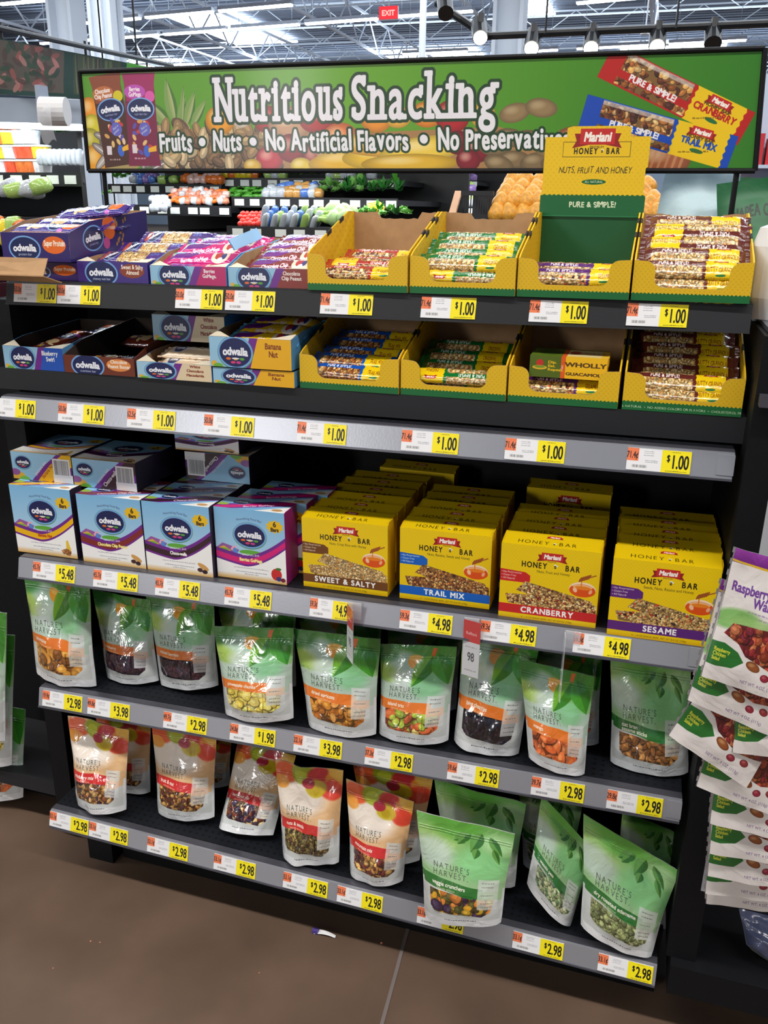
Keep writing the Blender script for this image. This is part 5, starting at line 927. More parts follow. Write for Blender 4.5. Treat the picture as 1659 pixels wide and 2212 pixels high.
P5 = [((147, 1550), (279, 1580), (168, 1738), (273, 1752), 't1', 'red topped trail mix pouch, leftmost on the bottom shelf', .03, 2), ((206, 1543), (326, 1566), (232, 1698), (325, 1714), 't1', 'shadowed trail mix pouch behind the leftmost one', .01, 1), ((328, 1562), (468, 1592), (342, 1752), (463, 1768), 't2', 'orange topped trail mix pouch, second in front on the bottom shelf', .02, 1.4), ((395, 1580), (500, 1600), (412, 1690), (497, 1699), 't2', 'dark trail mix pouch hidden behind the second front one', .01, 1),
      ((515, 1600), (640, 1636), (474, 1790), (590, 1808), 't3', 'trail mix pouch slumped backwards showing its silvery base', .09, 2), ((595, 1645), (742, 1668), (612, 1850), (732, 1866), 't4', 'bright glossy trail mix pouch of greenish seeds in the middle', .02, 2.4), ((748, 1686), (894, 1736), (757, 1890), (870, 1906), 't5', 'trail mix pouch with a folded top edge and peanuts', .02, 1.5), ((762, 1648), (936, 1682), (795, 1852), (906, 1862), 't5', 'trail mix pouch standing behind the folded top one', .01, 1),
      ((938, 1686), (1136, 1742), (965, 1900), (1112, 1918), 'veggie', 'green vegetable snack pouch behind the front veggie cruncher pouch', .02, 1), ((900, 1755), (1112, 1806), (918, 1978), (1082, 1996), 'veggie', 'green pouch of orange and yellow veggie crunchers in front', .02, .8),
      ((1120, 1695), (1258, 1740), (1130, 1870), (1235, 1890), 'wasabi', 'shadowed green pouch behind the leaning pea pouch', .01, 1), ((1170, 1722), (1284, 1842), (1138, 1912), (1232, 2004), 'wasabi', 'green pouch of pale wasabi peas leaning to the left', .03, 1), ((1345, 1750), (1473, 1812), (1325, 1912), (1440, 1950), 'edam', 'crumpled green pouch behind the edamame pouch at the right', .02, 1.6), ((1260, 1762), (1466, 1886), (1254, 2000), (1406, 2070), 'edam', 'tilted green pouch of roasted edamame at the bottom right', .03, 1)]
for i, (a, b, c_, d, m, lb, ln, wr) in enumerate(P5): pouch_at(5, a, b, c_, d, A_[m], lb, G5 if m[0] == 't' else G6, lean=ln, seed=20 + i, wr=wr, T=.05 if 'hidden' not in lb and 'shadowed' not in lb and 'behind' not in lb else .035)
# folded strip on the folded-top pouch
# =====================================================================================
# NEIGHBOUR RACKS
# =====================================================================================
t = thing('side_rack', 'black store rack joining the right end of the shelf unit', 'shelving', (1.29, 0, 0)); Bx = lambda *a: MB().box(*a)
Bx(0, .20, .14, 1.1, .22, 1.2).build('back_panel', M_BLACK, t); Bx(-.05, -.02, .105, 1.1, .42, .165).build('base_deck', M_BLACK, t); Bx(.02, .1, 0, 1.08, .3, .105).build('kick_plate', M_BLACK, t); Bx(1.08, 0, .165, 1.1, .22, 1.2).build('end_upright', M_BLACK, t)
for i in range(8): MB().tube((.04, .2, .98 - i * .1), (.04, .06 , .99 - i * .1), .003, 6).build('hook', M_TRIM, t)
M_ALU = mat('steel_cap', (.16, .17, .20), .35, .6, bump=.3, bscale=150)
t2 = thing('steel_cap', 'grey steel corner cap on top of the right upright', 'shelf fitting', (0, 0, 0)); MB().box(1.2385, .02, 1.216, 1.285, .42, 1.222).build('plate', M_ALU, t2); MB().box(1.262, -.012, 1.16, 1.30, -.003, 1.222).build('face', M_ALU, t2); MB().box(1.287, -.003, 1.16, 1.30, .42, 1.222).build('side', M_ALU, t2)
q = at(1672, 565, .16); t = thing('white_jar', 'round white container cut off by the right edge above the steel cap', 'container', (q.x + .02, q.y, 1.2225)); MB().lathe([(0, 0), (.045, 0), (.052, .03), (.052, .10), (.045, .125), (.02, .135), (0, .135)], 24).build('body', M_WHITE, t, smooth=True); MB().lathe([(.0, .1355), (.028, .1355), (.028, .145), (0, .146)], 20).build('lid', M_WHITE, t)
mr = salad_pouch_art()
RP = [((1515, 1460), (1702, 1522), (1590, 1182), (1778, 1236), -.150, 'topmost raspberry walnut pouch with a purple top at the right edge'), ((1486, 1512), (1668, 1590), (1560, 1250), (1745, 1320), -.138, 'second raspberry walnut pouch from the top'), ((1445, 1588), (1612, 1702), (1600, 1350), (1762, 1462), -.126, 'raspberry walnut pouch tilted furthest to the left'),
      ((1583, 1625), (1768, 1640), (1592, 1380), (1776, 1395), -.131, 'raspberry walnut pouch peeking out beside the tilted one'), ((1505, 1698), (1682, 1768), (1580, 1440), (1756, 1500), -.112, 'raspberry walnut pouch just below the tilted one'), ((1534, 1778), (1720, 1822), (1560, 1520), (1745, 1560), -.098, 'sixth raspberry walnut pouch down the hanging strip'), ((1533, 1843), (1718, 1872), (1550, 1590), (1736, 1618), -.084, 'seventh raspberry walnut pouch down the hanging strip'), ((1529, 1892), (1714, 1922), (1545, 1640), (1730, 1668), -.070, 'eighth raspberry walnut pouch down the hanging strip'), ((1524, 1930), (1708, 1952), (1540, 1680), (1724, 1700), -.056, 'ninth raspberry walnut pouch down the hanging strip'), ((1526, 1952), (1712, 1972), (1540, 1700), (1726, 1722), -.042, 'lowest raspberry walnut pouch of the hanging strip')]
for i, (bl, br, tl, tr, Y, lb) in enumerate(RP):
    P = [at(*bl, Y - .012), at(*br, Y - .012), at(*tl, Y + .002), at(*tr, Y + .002)]; t = thing('salad_topper_pouch', lb, 'pouch', (P[0] + P[1]) / 2, group='raspberry walnut pouches hanging at the right')
    pouch_mesh(t, *P, mr, T=.012, seed=60 + i, gus=.3, backm=M_FILMG, wr=.7, parts=False, sag=0)
    o = (P[0] + P[1]) / 2; mm = MB(); n = 24
    for j in range(n): a, b = P[0].lerp(P[2], j / n) - o, P[0].lerp(P[2], (j + 1) / n) - o; s_ = (P[1] - P[0]).normalized() * (.003 if j % 2 else .0012); mm.face([a - s_, a, b, b - s_]); mm.face([b - s_ + Vector((0, .0004, 0)), b + Vector((0, .0004, 0)), a + Vector((0, .0004, 0)), a - s_ + Vector((0, .0004, 0))])
    mm.build('crimped_edge', M_FILMG, t)
tc_ = thing('clip_strip', 'thin clear clip strip holding the raspberry walnut pouches', 'display strip', (0, 0, 0)); a, b = at(1640, 1190, -.02), at(1640, 1950, -.02); MB().box(a.x, -.022, b.z, a.x + .03, -.02, a.z + .25).build('strip', M_PLAST, tc_); MB().box(a.x - .03, -.02, a.z + .2, a.x + .025, -.0005, a.z + .215).build('bracket', M_TRIM, tc_)
# grey blister pack in the base of the side rack
P = [at(1612, 2040, .03), at(1700, 2100, .03), at(1596, 1962, .06), at(1690, 1985, .06)]; t = thing('grey_pack', 'crumpled grey and dark blue plastic pack lying in the right rack base', 'package', (P[0] + P[1]) / 2); pouch_mesh(t, *P, mat('navy_film', (.06, .07, .13), .25, coat=.6), T=.06, seed=90, backm=M_FILMG, parts=False, wr=2)
# left rack
t = thing('side_rack', 'black store rack joining the left end of the shelf unit', 'shelving', (-.08, 0, 0)); Bx(-1.0, .30, .1, 0, .32, 1.25).build('back_panel', M_BLACK, t); Bx(-1.0, .10, .10, .0, .3, .135).build('base_deck', M_CHAR, t); Bx(-1.0, .2, 0, -.03, .29, .1).build('kick_plate', M_BLACK, t); Bx(-1.0, .085, 1.145, .0, .3, 1.16).build('shelf', M_BLACK, t)
LP = [((-95, 1560), (12, 1600), (-88, 1300), (15, 1324), .07, 'green topped pouch cut off by the left edge, uppermost', 'plantain'), ((-60, 1640), (26, 1652), (-70, 1360), (32, 1372), .10, 'green topped pouch at the left edge, partly behind the uppermost', 'pine'), ((-70, 1726), (50, 1722), (-60, 1512), (55, 1532), .13, 'green topped pouch with orange contents, lowest at the left edge', 'mango')]
for i, (bl, br, tl, tr, Y, lb, m) in enumerate(LP):
    P = [at(*bl, Y), at(*br, Y), at(*tl, Y + .01), at(*tr, Y + .01)]; t = thing('snack_pouch', lb, 'pouch', (P[0] + P[1]) / 2, group='pouches on the left rack'); pouch_mesh(t, *P, A_[m], T=.03, seed=70 + i)
for i in range(3): q = at(-10, 590 + i * 24, .12); t = thing('maroon_box', 'small dark maroon box at the left edge, %s' % ['upper', 'middle', 'lower'][i], 'box', (-.22, .12, 1.1605 + .031 * (2 - i))); MB().box(0, 0, 0, .11, .08, .03).build('carton_body', mat('maroon_card', (.10, .02, .03), .4), t, bevel=.001)
# crisp bags behind the shelf
MB().box(.2, .446, 1.17, W + .35, .80, 1.19).build('rear_deck', M_BLACK, unit)
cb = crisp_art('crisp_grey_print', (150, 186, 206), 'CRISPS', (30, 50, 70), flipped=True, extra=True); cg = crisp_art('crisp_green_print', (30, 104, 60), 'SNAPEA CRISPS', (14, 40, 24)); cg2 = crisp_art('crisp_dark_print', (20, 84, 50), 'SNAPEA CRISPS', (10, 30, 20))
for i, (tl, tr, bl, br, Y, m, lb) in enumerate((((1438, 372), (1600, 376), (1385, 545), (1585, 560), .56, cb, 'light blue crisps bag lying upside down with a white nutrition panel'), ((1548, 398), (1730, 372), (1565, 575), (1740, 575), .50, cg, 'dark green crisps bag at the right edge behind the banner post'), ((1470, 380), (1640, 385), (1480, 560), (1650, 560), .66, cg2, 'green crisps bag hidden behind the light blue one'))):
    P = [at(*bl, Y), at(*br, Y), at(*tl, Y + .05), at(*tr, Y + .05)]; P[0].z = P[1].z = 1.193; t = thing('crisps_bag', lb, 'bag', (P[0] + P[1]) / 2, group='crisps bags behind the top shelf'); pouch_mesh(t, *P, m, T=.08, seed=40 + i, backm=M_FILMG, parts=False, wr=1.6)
# =====================================================================================
# BACKGROUND PRODUCE DEPARTMENT
# =====================================================================================
def blob(key, m, nz=.12, sub=2, shape=None, seed=0):
    import bmesh
    bm = bmesh.new(); bmesh.ops.create_icosphere(bm, subdivisions=sub, radius=1); rs = np.random.RandomState(seed); ph = rs.uniform(0, 6.28, 6)
    for v in bm.verts:
        c = v.co.copy(); k = 1 + nz * (math.sin(3 * c.x + ph[0]) * math.sin(3.3 * c.y + ph[1]) + .7 * math.sin(4.1 * c.z + ph[2] + 2 * c.x)); v.co = shape(c) * k if shape else c * k
    me = bpy.data.meshes.new(key); bm.to_mesh(me); bm.free(); me.materials.append(m); me.polygons.foreach_set('use_smooth', [True] * len(me.polygons)); return me
def leafy(key, m, n=34, seed=0, long=1.0):
    rs = np.random.RandomState(seed); mm = MB()
    for i in range(n):
        a = rs.uniform(0, 2 * PI); e = rs.uniform(.1, 1.3); d = Vector((math.cos(a) * math.cos(e), math.sin(a) * math.cos(e), math.sin(e) * long)); r = rs.uniform(.6, 1); s_ = d.cross(Vector((0, 0, 1))).normalized() * rs.uniform(.15, .32); k = d * r
        mm.face([k * .25, k * .7 + s_ + Vector((0, 0, .06)), k, k * .7 - s_]); 
    return mm.mesh(key, m, True)
pack = lambda c: Vector((math.copysign(abs(c.x) ** .5, c.x), math.copysign(abs(c.y) ** .5, c.y), math.copysign(abs(c.z) ** .5, c.z)))
def cm(nm, *c, r=.4, coat=0, noise=.2, ns=12): return mat(nm, lin(*c), r, coat=coat, noise=noise, nscale=ns)
K = {}
for key, col in (('white', (196, 204, 212)), ('blue', (90, 130, 210)), ('pink', (240, 190, 180)), ('lime', (170, 206, 110)), ('orange', (240, 120, 50)), ('red', (214, 50, 44)), ('yellow', (244, 206, 40)), ('tan', (214, 160, 90)), ('violet', (150, 120, 190)), ('silver', (190, 196, 206))): K['pack_' + key] = blob('pack_' + key, mat('film_' + key, lin(*col), .2, coat=.6, noise=.35, nscale=14), .05, 2, pack, len(K))
K['tomato'] = blob('tomato', cm('tomato_skin', 220, 50, 40, r=.3), .04, 2); K['radish'] = blob('radish', cm('carrot_mix', 244, 140, 110, noise=.4), .15, 1); K['carrot'] = blob('carrot', cm('carrot_skin', 246, 120, 40), .1, 2, lambda c: Vector((c.x * 1.6, c.y * .5, c.z * .5))); K['pepper'] = blob('pepper', cm('pepper_skin', 70, 150, 40, r=.25), .2, 2, lambda c: Vector((c.x * 1.5, c.y * .55, c.z * .55))); K['squash'] = blob('squash', cm('squash_skin', 150, 190, 90), .1, 2, lambda c: Vector((c.x * 1.5, c.y * .6, c.z * .6))); K['cabbage'] = blob('cabbage', cm('cabbage_leaf', 170, 206, 140), .1, 2); K['onion'] = blob('onion', cm('onion_skin', 222, 158, 58, r=.4, noise=.3, ns=3), .02, 3, lambda c: Vector((c.x, c.y, c.z * .92 + (.35 * max(0, c.z - .8) * 3 if c.z > .8 else 0))))
for i, col in enumerate(((70, 150, 40), (40, 110, 40), (120, 180, 90))): K['leafy%d' % i] = leafy('leafy%d' % i, mat('leaf_green_%d' % i, lin(*col), .5, noise=.3, nscale=20), seed=i); K['long%d' % i] = leafy('long%d' % i, bpy.data.materials['leaf_green_%d' % i], 26, 9 + i, 1.8)
def put(key, name, px, py, Y, s_, label, cat, group, rot=None, base=False):
    p = at(px, py, Y); o = bpy.data.objects.new(name, K[key]); COL.objects.link(o); o.location = p; s3 = s_ if isinstance(s_, tuple) else (s_,) * 3; o.scale = s3
    o.rotation_euler = rot if rot else (random.uniform(-.3, .3), random.uniform(-.3, .3), random.uniform(-.5, .5)); return tag(o, label, cat, group)
def row(keys, name, x0, x1, py, Y, r, label, cat, group, rows=1, dy=9, step=None, s3=None, rot=None):
    D = (Y - CP.y) / .9; rp = r * FP / D; step = step or rp * 1.5
    for j in range(rows):
        x = x0 + (step * .5 if j % 2 else 0)
        n_ = 0
        while x < x1: k = random.choice(keys); put(k, name, x, py - rp * .7 - j * dy + random.uniform(-1, 1), Y + .05 + j * r * 1.1, tuple(r * q * random.uniform(.85, 1.15) for q in (s3 or (1, 1, 1))), label + (', %s from left' % ORDS[n_]) + (' in the %s layer' % ['front', 'second', 'third', 'rear'][j] if rows > 1 else ''), cat, group, rot); x += step * random.uniform(.9, 1.1); n_ += 1
M_CASE = mat('case_black', (.010, .011, .014), .45); M_CARD = mat('price_card', (.80, .86, .82), .5); M_CGREY = mat('canopy_grey', (.36, .42, .52), .4, .2)
card_me = MB().box(-.03, -.004, -.018, .03, 0, .018).mesh('price_card', M_CARD)
def case(name, label, shelves, skew=False, depth=.6, z0=0, canopy=True, ztop=None):
    # shelves: (px0, px1, py, Y, cards)
    p0 = at(shelves[0][0], shelves[0][2], shelves[0][3]); t = thing(name, label, 'display case', (p0.x, shelves[0][3], 0)); o = Vector((p0.x, shelves[0][3], 0))
    X0 = min(at(s_[0], s_[2], s_[3]).x for s_ in shelves) - o.x; X1 = max(at(s_[1], s_[2], s_[3]).x for s_ in shelves) - o.x; YB = max(s_[3] for s_ in shelves) + depth - o.y; YF = min(s_[3] for s_ in shelves) - o.y
    for (a, b, py, Y, nc) in shelves:
        p, q = at(a, py, Y) - o, at(b, py, Y) - o; z = (p.z + q.z) / 2; xq = (at(b + 4, py, YB + o.y) - o).x if skew else q.x; sm = MB(); [sm.face(f_) for f_ in ([(p.x, p.y, z), (q.x, p.y, z), (xq, YB, z), (p.x, YB, z)], [(p.x, YB, z - .03), (xq, YB, z - .03), (q.x, p.y, z - .03), (p.x, p.y, z - .03)], [(p.x, p.y, z - .03), (q.x, p.y, z - .03), (q.x, p.y, z), (p.x, p.y, z)], [(q.x, p.y, z - .03), (xq, YB, z - .03), (xq, YB, z), (q.x, p.y, z)])]; sh = sm.build('shelf', M_CASE, t); r_ = MB().box(p.x, p.y - .012, z - .05, q.x, p.y, z + .008).build('price_rail', M_CASE, sh)
        for k in range(nc): c_ = bpy.data.objects.new('price_card', card_me); COL.objects.link(c_); c_.parent = sh; c_.location = (p.x + (q.x - p.x) * (k + .5 + random.uniform(-.15, .15)) / nc, p.y - .012, z - .022)
    zt = ztop or 2.1
    X1 = (at(shelves[0][1] + 6, shelves[0][2], YB + .04 + o.y) - o).x if skew else X1
    MB().box(X0, YB, 0, X1, YB + .04, zt).build('back_panel', M_CASE, t); MB().box(X0, YF, 0, X1, YB, .5).build('base', M_CASE, t); 
    if canopy: MB().box(X0, YF + .1, zt, X1, YB, zt + .1).build('canopy', M_CGREY, t)
    return t
# centre cases
case('produce_case', 'long black refrigerated produce case running behind the banner', [(235, 480, 401, 3.9, 8), (235, 500, 446, 3.5, 8), (225, 490, 505, 3.0, 8), (484, 860, 388, 4.0, 12), (502, 860, 430, 3.6, 10), (492, 860, 495, 3.0, 8)], ztop=1.75)
case('produce_case', 'distant produce case of small bright packages', [(862, 1030, 391, 6.4, 14), (862, 1030, 417, 6.0, 14), (870, 1030, 448, 5.6, 12), (870, 1030, 480, 5.2, 8)], ztop=1.9)
row(['leafy0'], 'herb_bunch', 248, 285, 394, 3.9, .04, 'green herb bunch on the top left tier', 'herbs', 'herb bunches on the top tier', 2, 5)
row(['pack_white', 'pack_violet', 'pack_blue'], 'vegetable_bag', 290, 335, 394, 3.9, .026, 'white or violet vegetable bag on the top tier', 'bag', 'white and violet vegetable bags', 2, 6); row(['pack_lime', 'leafy1'], 'vegetable_bag', 350, 396, 394, 3.9, .028, 'light green vegetable bag on the top tier', 'bag', 'light green vegetable bags')
row(['carrot', 'pack_orange', 'pack_pink'], 'carrot_bunch', 400, 482, 394, 3.9, .026, 'orange carrots on the top tier', 'carrots', 'carrots on the top tier', 2, 6); row(['pack_yellow', 'pack_orange', 'pack_yellow'], 'pepper_bag', 488, 560, 384, 4.0, .026, 'yellow or orange pepper bag under the banner', 'bag', 'yellow pepper bags', 2, 6); row(['leafy2', 'pack_lime', 'leafy1', 'pack_white'], 'lettuce', 565, 860, 384, 4.0, .032, 'green lettuce on the top middle tier', 'vegetable', 'lettuces on the top tier', 1)
row(['radish', 'radish', 'carrot', 'pack_pink', 'pack_white'], 'radish_bunch', 372, 490, 440, 3.5, .022, 'pink or orange radish bunch', 'radishes', 'radish and carrot bunches', 4, 7); row(['leafy2'], 'salad_bunch', 232, 250, 430, 3.5, .04, 'pale green salad above the violet box', 'vegetable', 'salad heads')
row(['pack_white', 'pack_silver'], 'clear_bag', 330, 366, 455, 3.3, .022, 'clear produce bag behind the violet box', 'bag', 'clear bags', 3, 10)
row(['pepper', 'pepper', 'leafy0'], 'green_pepper', 500, 572, 428, 3.6, .020, 'long green pepper', 'pepper', 'green peppers', 4, 5); row(['pack_white', 'pack_silver'], 'clear_bag', 578, 612, 426, 3.6, .032, 'clear bag beside the green peppers', 'bag', 'clear bags by the peppers', 2, 7); row(['pack_blue', 'pack_tan', 'pack_white', 'pack_tan'], 'potato_bag', 612, 692, 426, 3.6, .030, 'blue or tan potato bag', 'bag', 'blue and tan potato bags', 3, 7)
row(['long0', 'long2', 'leafy2', 'long1'], 'greens_bunch', 698, 860, 426, 3.6, .05, 'tall bunch of leafy greens', 'vegetable', 'tall leafy bunches', 3, 6)
row(['tomato'], 'tomato', 520, 578, 488, 3.1, .017, 'red tomato in the lowest bin', 'tomato', 'red tomatoes', 4, 7); row(['pack_white', 'pack_lime', 'pack_blue', 'pack_white'], 'celery_bag', 572, 690, 492, 3.0, .036, 'white or green celery bag in the lowest bin', 'bag', 'celery bags', 3, 10, s3=(.45, .5, 1.5), rot=(.5, .5, 0)); row(['squash'], 'squash', 688, 724, 482, 3.0, .024, 'light green squash in the lowest bin', 'squash', 'light green squashes', 4, 7); row(['cabbage'], 'cabbage', 720, 762, 484, 3.0, .042, 'pale green cabbage beside the squashes', 'cabbage', 'pale cabbages', 3, 9)
row(['long0', 'leafy2', 'leafy1'], 'greens_bunch', 780, 880, 476, 3.1, .045, 'dark leafy bunch above the first yellow tray', 'vegetable', 'dark leafy bunches low down', 2, 8); row(['pack_yellow'], 'yellow_bunch', 800, 826, 455, 3.3, .02, 'yellow produce above the first yellow tray', 'produce', 'yellow produce', 2, 5)
CK = ['pack_white', 'pack_red', 'pack_yellow', 'pack_lime', 'pack_violet', 'pack_orange', 'pack_silver', 'pack_white', 'pack_silver']
for py, Y, lb in ((389, 6.4, 'top'), (415, 6.0, 'second'), (446, 5.6, 'third')): row(CK, 'small_package', 868, 1024, py, Y, .034, 'small package on the %s distant tier' % lb, 'package', 'small packages on the %s distant tier' % lb, 2, 6)
# left cooler
LC = case('drinks_cooler', 'refrigerated case of dips and salads at the far left', [(-420, 178, 376, 2.3, 16), (-420, 105, 468, 2.0, 12), (-420, 160, 560, 1.9, 6)], depth=.5, ztop=1.72, canopy=False, skew=True)
cp = [at(-420, 205, 2.1), at(172, 216, 2.2)]
# sloped canopy, photo header, lamp under the canopy
t = thing('cooler_canopy', 'pale grey canopy over the left cooler with a light strip below', 'canopy', (0, 0, 0)); a, b, c_, d = at(-420, 196, 2.1), at(175, 216, 2.3), at(175, 268, 2.3), at(-420, 252, 2.1); n = Vector((0, .25, 0)); mm = MB(); mm.face([d, c_, b, a]); mm.face([a + n, b + n, c_ + n, d + n]); mm.face([a, b, b + n, a + n]); mm.face([d + n, c_ + n, c_, d]); mm.face([b, c_, c_ + n, b + n]); mm.face([a + n, d + n, d, a]); mm.build('housing', M_CGREY, t)
mm = MB(); mm.tube(d + Vector((0, .06, -.012)), c_ + Vector((0, .06, -.012)), .011, 8); mm.build('lamp_tube', M_GLOW, t)
hp = Cv(4.2, 200, (20, 60, 44)); hp.rect(.0, .05, .1, .95, (60, 190, 80)); hp.rect(.12, .1, 1.55, .98, (96, 84, 70))
for k in range(60): hp.ell(random.uniform(.2, 1.4), random.uniform(.15, .95), .12, .05, random.choice([(170, 90, 80), (50, 76, 50), (84, 60, 50), (200, 130, 120), (40, 60, 40)]), random.uniform(0, 3), .8)
hp.rect(1.8, .1, 3.1, .98, (70, 80, 50)); 
for k in range(26): x = 1.85 + k * .048; hp.line([(x, .12), (x + random.uniform(-.1, .1), .96)], .035, random.choice([(110, 120, 70), (60, 70, 44), (130, 110, 80), (44, 50, 34)]))
hp.rect(3.3, 0, 4.2, 1, (88, 176, 40)); hm = hp.mat('produce_header_print', .4)
t = thing('produce_sign', 'green header sign with vegetable photographs above the left cooler', 'sign', (0, 0, 0)); a, b, c_, d = at(-6, 82, 2.05), at(330, 146, 3.6), at(330, 222, 3.6), at(-6, 203, 2.05); ex = lambda p, q, k: p + (q - p) * k; a2, d2 = ex(b, a, 1.03), ex(c_, d, 1.03)
mm = MB(); n = Vector((-.03, .01, 0)); mm.face([d2, c_, b, a2], 0, [(0, 0), (1, 0), (1, 1), (0, 1)]); mm.face([a2 + n, b + n, c_ + n, d2 + n], 1); mm.face([a2, b, b + n, a2 + n], 1); mm.face([d2 + n, c_ + n, c_, d2], 1); mm.build('panel', [hm, M_CASE], t); MB().tube(at(-40, 52, 1.95), at(372, 142, 3.7), .012, 8).build('rail', M_CASE, t)
for k in (0.05, .5, .95): q = ex(a2, b, k); MB().tube(q, q + Vector((0, 0, .06)), .006, 6).build('bracket', M_CASE, t)
MB().tube(b + Vector((-.1, 0, 0)), b + Vector((-.1, 0, 5.0)), .006, 6).build('hanger_rod', M_CASE, t)
area('cooler_lamp', (at(-120, 270, 2.25)), 1.6, .1, 2.2, (.95, 1, .98)); area('case_lamp', (at(600, 300, 3.2)), 2.6, .15, 12, (.97, 1, 1)); area('case_lamp', (at(950, 300, 5.3)), 2.0, .15, 14, (.97, 1, 1))
# bag dispenser roll
q = at(112, 240, 1.75); t = thing('bag_roll', 'roll of clear produce bags on a grey bracket before the left cooler', 'bag dispenser', q); MB().tube((-.045, 0, 0), (.045, .03, 0), .05, 20).build('roll', M_WHITE, t); MB().tube((-.046, 0, 0), (-.055, 0, 0), .012, 10).build('core', M_CASE, t); MB().box(-.065, 0, .0, -.045, .05, .09).build('bracket', M_CGREY, t); MB().tube((-.055, .045, .06), at(100, 232, 2.34) - q, .012, 8).build('arm', M_CGREY, t)
mm = MB(); mm.grid(lambda u, v: Vector((-.03 + .06 * u + .012 * v, -.045 - .01 * math.sin(3 * v), .01 - v * .12 - .01 * math.sin(6 * u))), 6, 8); mm.build('loose_bag', M_PLAST, t)
# contents of the left cooler
tubm = [MB().lathe([(0, 0), (.038, 0), (.046, .05), (0, .05)], 14).mesh('tub_body', mat('tub_%d' % i, lin(*c_), .3, coat=.4, noise=.3, nscale=40), True) for i, c_ in enumerate(((226, 120, 60), (240, 90, 60), (236, 240, 244), (240, 200, 60)))]; lidm = MB().lathe([(.048, 0), (.048, .008), (0, .012)], 14).mesh('tub_lid', mat('tub_lid', (.75, .8, .82), .15, coat=.5))
def tub(px, py, Y, i, lb, g): p = at(px, py, Y); t = thing('deli_tub', lb, 'tub', p, group=g); [(COL.objects.link(o), setattr(o, 'parent', t)) for o in (bpy.data.objects.new('tub_body', tubm[i]),)]; o = bpy.data.objects.new('lid', lidm); COL.objects.link(o); o.parent = t; o.location = (0, 0, .05)
for j, (x, ys, i) in enumerate(((12, 4, 2), (32, 4, 1), (56, 3, 0), (75, 4, 0), (94, 2, 2))):
    for k in range(ys): z = at(x, 374, 2.42); p_ = z + Vector((0, 0, .0625 * k)); t = thing('deli_tub', 'dip tub, %s in the %s stack from the left in the left cooler' % (['lowest', 'second up', 'third up', 'topmost'][k], ['first', 'second', 'third', 'fourth', 'fifth'][j]), 'tub', p_, group='dip tubs in the left cooler'); o = bpy.data.objects.new('tub_body', tubm[(i + k) % 4]); COL.objects.link(o); o.parent = t; o = bpy.data.objects.new('lid', lidm); COL.objects.link(o); o.parent = t; o.location = (0, 0, .05)
for i in range(9): put('pack_white' if i % 3 else 'pack_silver', 'salad_pack', 88 + i * 10.5, 340, 2.36 + .01 * i + (0), (.014, .022, .036), 'salad pack on the lit shelf of the left cooler, %s from left' % ORDS[i], 'package', 'salad packs in the left cooler', (random.uniform(-.1, .1), random.uniform(-.1, .1), 0))
for i in range(8): put('leafy%d' % (i % 2), 'herb_bunch', 118 + (i % 4) * 17, 285 - (i // 4) * 14, 2.55, .045, 'herb bunch at the back of the left cooler, %s' % ORDS[i], 'herbs', 'herb bunches at the back of the left cooler')
for i in range(7): put(['pack_lime', 'leafy1', 'pack_white'][i % 3], 'salad_bag', -6 + i * 15, 404 + (i % 2) * 6, 2.14, (.055, .05, .035), 'salad bag on the second shelf of the left cooler, %s from left' % ORDS[i], 'bag', 'salad bags on the left cooler')
for i in range(4): put(['pack_orange', 'pack_yellow', 'pack_lime', 'pack_orange'][i], 'carrot_bag', 2 + i * 17, 497 + (i % 2) * 6, 2.0, (.04, .04, .06), 'orange or yellow vegetable bag at the left edge, %s from left' % ORDS[i], 'bag', 'orange bags at the left edge')
# onions, crate and post
CO = Vector((0, 0, 0)); t = thing('onion_bin', 'black slatted produce bin under the yellow onions', 'bin'); p0, p1 = at(1066, 470, 2.15), at(1450, 470, 2.15); MB().box(p0.x, 2.1, 0, p1.x, 2.7, p0.z - .03).build('bin_body', M_CASE, t)
on = []
for j in range(5):
    for on_, x in enumerate(range(1072 + j * 9, 1440 - j * 8, 29)): put('onion', 'yellow_onion', x + random.uniform(-3, 3), 462 - j * 15 + random.uniform(-2, 2) - (10 if j and x < 1170 else 0), 2.2 + j * .035, .037, 'yellow onion in the heap, %s from left in the %s row' % (ORDS[on_], ['lowest', 'second', 'third', 'fourth', 'topmost'][j]), 'onion', 'yellow onions in a heap')
t = thing('black_crate', 'empty black slatted crate beside the onions', 'crate', (0, 0, 0)); a, b = at(1000, 462, 2.2), at(1058, 462, 2.2); h = at(1000, 412, 2.2).z - a.z
for k in range(12): x = a.x + (b.x - a.x) * k / 11; MB().box(x - .002, 2.2, a.z, x + .002, 2.205, a.z + h * .8).build('slat', M_CGREY if False else M_CASE, t)
MB().box(a.x - .01, 2.195, a.z + h * .8, b.x + .01, 2.21, a.z + h).build('top_rim', M_CASE, t); MB().box(a.x - .01, 2.195, a.z - .05, b.x + .01, 2.21, a.z).build('bottom_rim', M_CASE, t); MB().box(a.x, 2.40, a.z - .05, b.x, 2.41, a.z + h).build('back', M_CASE, t); MB().box(a.x - .01, 2.2, 0, b.x + .01, 2.42, a.z - .05).build('stand', M_CASE, t)
t = thing('wooden_post', 'slanted light wooden board end beside the black crate', 'board', (0, 0, 0)); a, b = at(976, 462, 2.1), at(990, 412, 2.3); mm = MB(); P_ = Vector((.013, 0, 0)); Q_ = Vector((0, .02, 0)); mm.face([a - P_, a + P_, b + P_, b - P_]); mm.face([b - P_ + Q_, b + P_ + Q_, a + P_ + Q_, a - P_ + Q_]); mm.face([a + P_, a + P_ + Q_, b + P_ + Q_, b + P_]); mm.face([b - P_, b - P_ + Q_, a - P_ + Q_, a - P_]); mm.build('board', mat('pine', lin(196, 150, 110), .6), t)
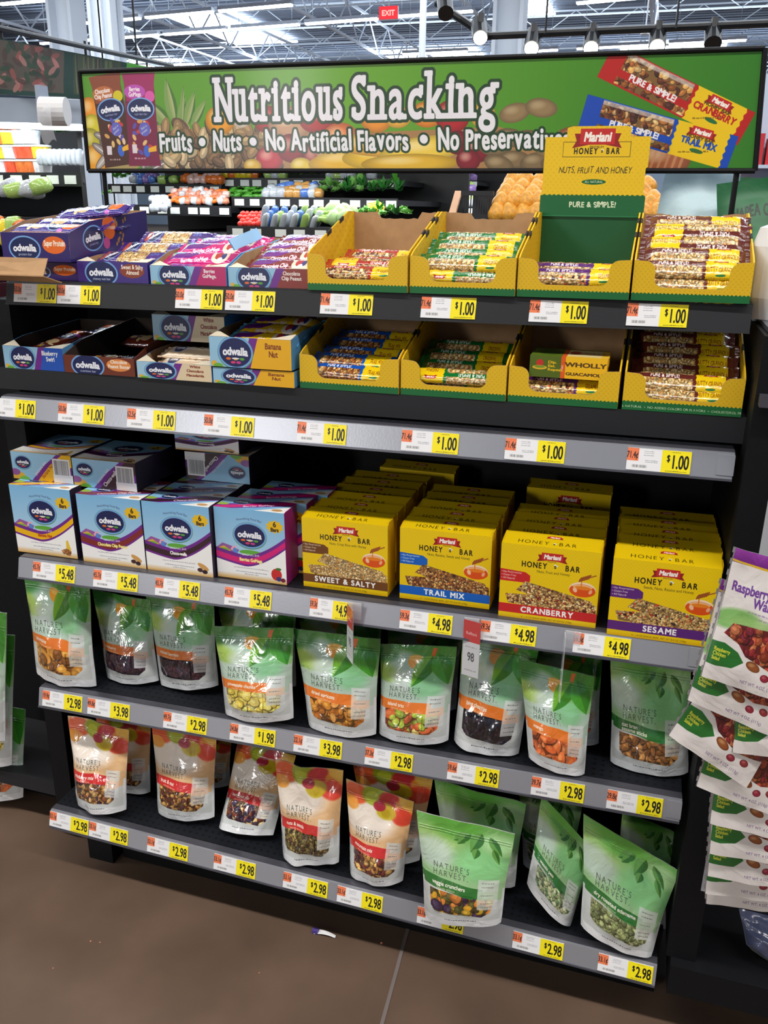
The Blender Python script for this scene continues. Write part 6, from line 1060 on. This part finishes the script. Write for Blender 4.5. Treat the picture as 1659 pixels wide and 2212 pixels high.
# far store shelving at the right
M_FARW = mat('far_white', (.55, .62, .72), .6)
for i, (x0, x1, Y, lb) in enumerate(((1030, 1185, 9, 'dark store shelf with red and blue goods far behind the onions'), (1560, 1900, 8, 'pale blue store shelf beyond the right end of the banner'))):
    a, b = at(x0, 465, Y), at(x1, 465, Y); t = thing('far_shelf', lb, 'shelving', (a.x, Y, 0)); L_ = b.x - a.x; MB().box(0, .3, 0, L_, .35, 2.0 if i == 0 else 2.6).build('back_panel', M_CASE if i == 0 else M_FARW, t)
    for z in (.5, .95, 1.4, 1.8): MB().box(0, 0, z - .03, L_, .3, z).build('shelf', M_CASE if i == 0 else M_FARW, t)
    n = 9
    for k in range(n):
        for z in (1.4, 1.8) if i else (.95, 1.4, ): s_ = random.uniform(.18, .3); o = tag(MB().box(0, 0, 0, L_ / n * .8, .2, s_).build('goods_box', [mat('goods_%d_%d_%d' % (i, k, int(z * 10)), lin(*random.choice([(40, 90, 190), (200, 40, 50), (60, 120, 210), (170, 40, 120), (30, 40, 60)])), .5)], None, loc=(a.x + L_ * (k + .1) / n, Y + .05, z)), 'coloured box on the %s, %s from left, %s tier' % ('dark far shelf' if i == 0 else 'pale far shelf', ORDS[k], 'lower' if z in (.95,) or (i and z == 1.4) else 'upper'), 'box', 'boxes on the %s far shelf' % ('dark' if i == 0 else 'pale'))
# floor litter
q = atz(702, 2020, 0); t = thing('wrapper_scrap', 'torn violet and white wrapper scrap lying on the floor', 'litter', q); mm = MB(); mm.grid(lambda u, v: Vector((-.022 + .044 * u, (-.006 + .012 * v) * (1 - .5 * u), .002 + .004 * math.sin(3 * u) + .002 * math.sin(9 * v))), 8, 4); mm.build('white_film', M_WHITE, t); MB().tube((-.026, 0, .004), (-.014, 0, .004), .006, 8).build('violet_end', M_PUR, t)
for i, (px, py, s_) in enumerate(((196, 2034, .0022), (216, 2036, .0016), (824, 2038, .003), (560, 2102, .0015), (115, 2092, .0016))): q = atz(px, py, 0); o = bpy.data.objects.new('crumb', K['radish']); COL.objects.link(o); o.location = q + Vector((0, 0, s_ * .5)); o.scale = (s_, s_ * .8, s_ * .6); tag(o, 'tiny pale crumb on the brown floor, %s' % ['near the left, larger of a pair', 'near the left, smaller of a pair', 'right of the wrapper scrap', 'left of the wrapper scrap and lower', 'closest to the left edge'][i], 'crumb', 'crumbs on the floor')
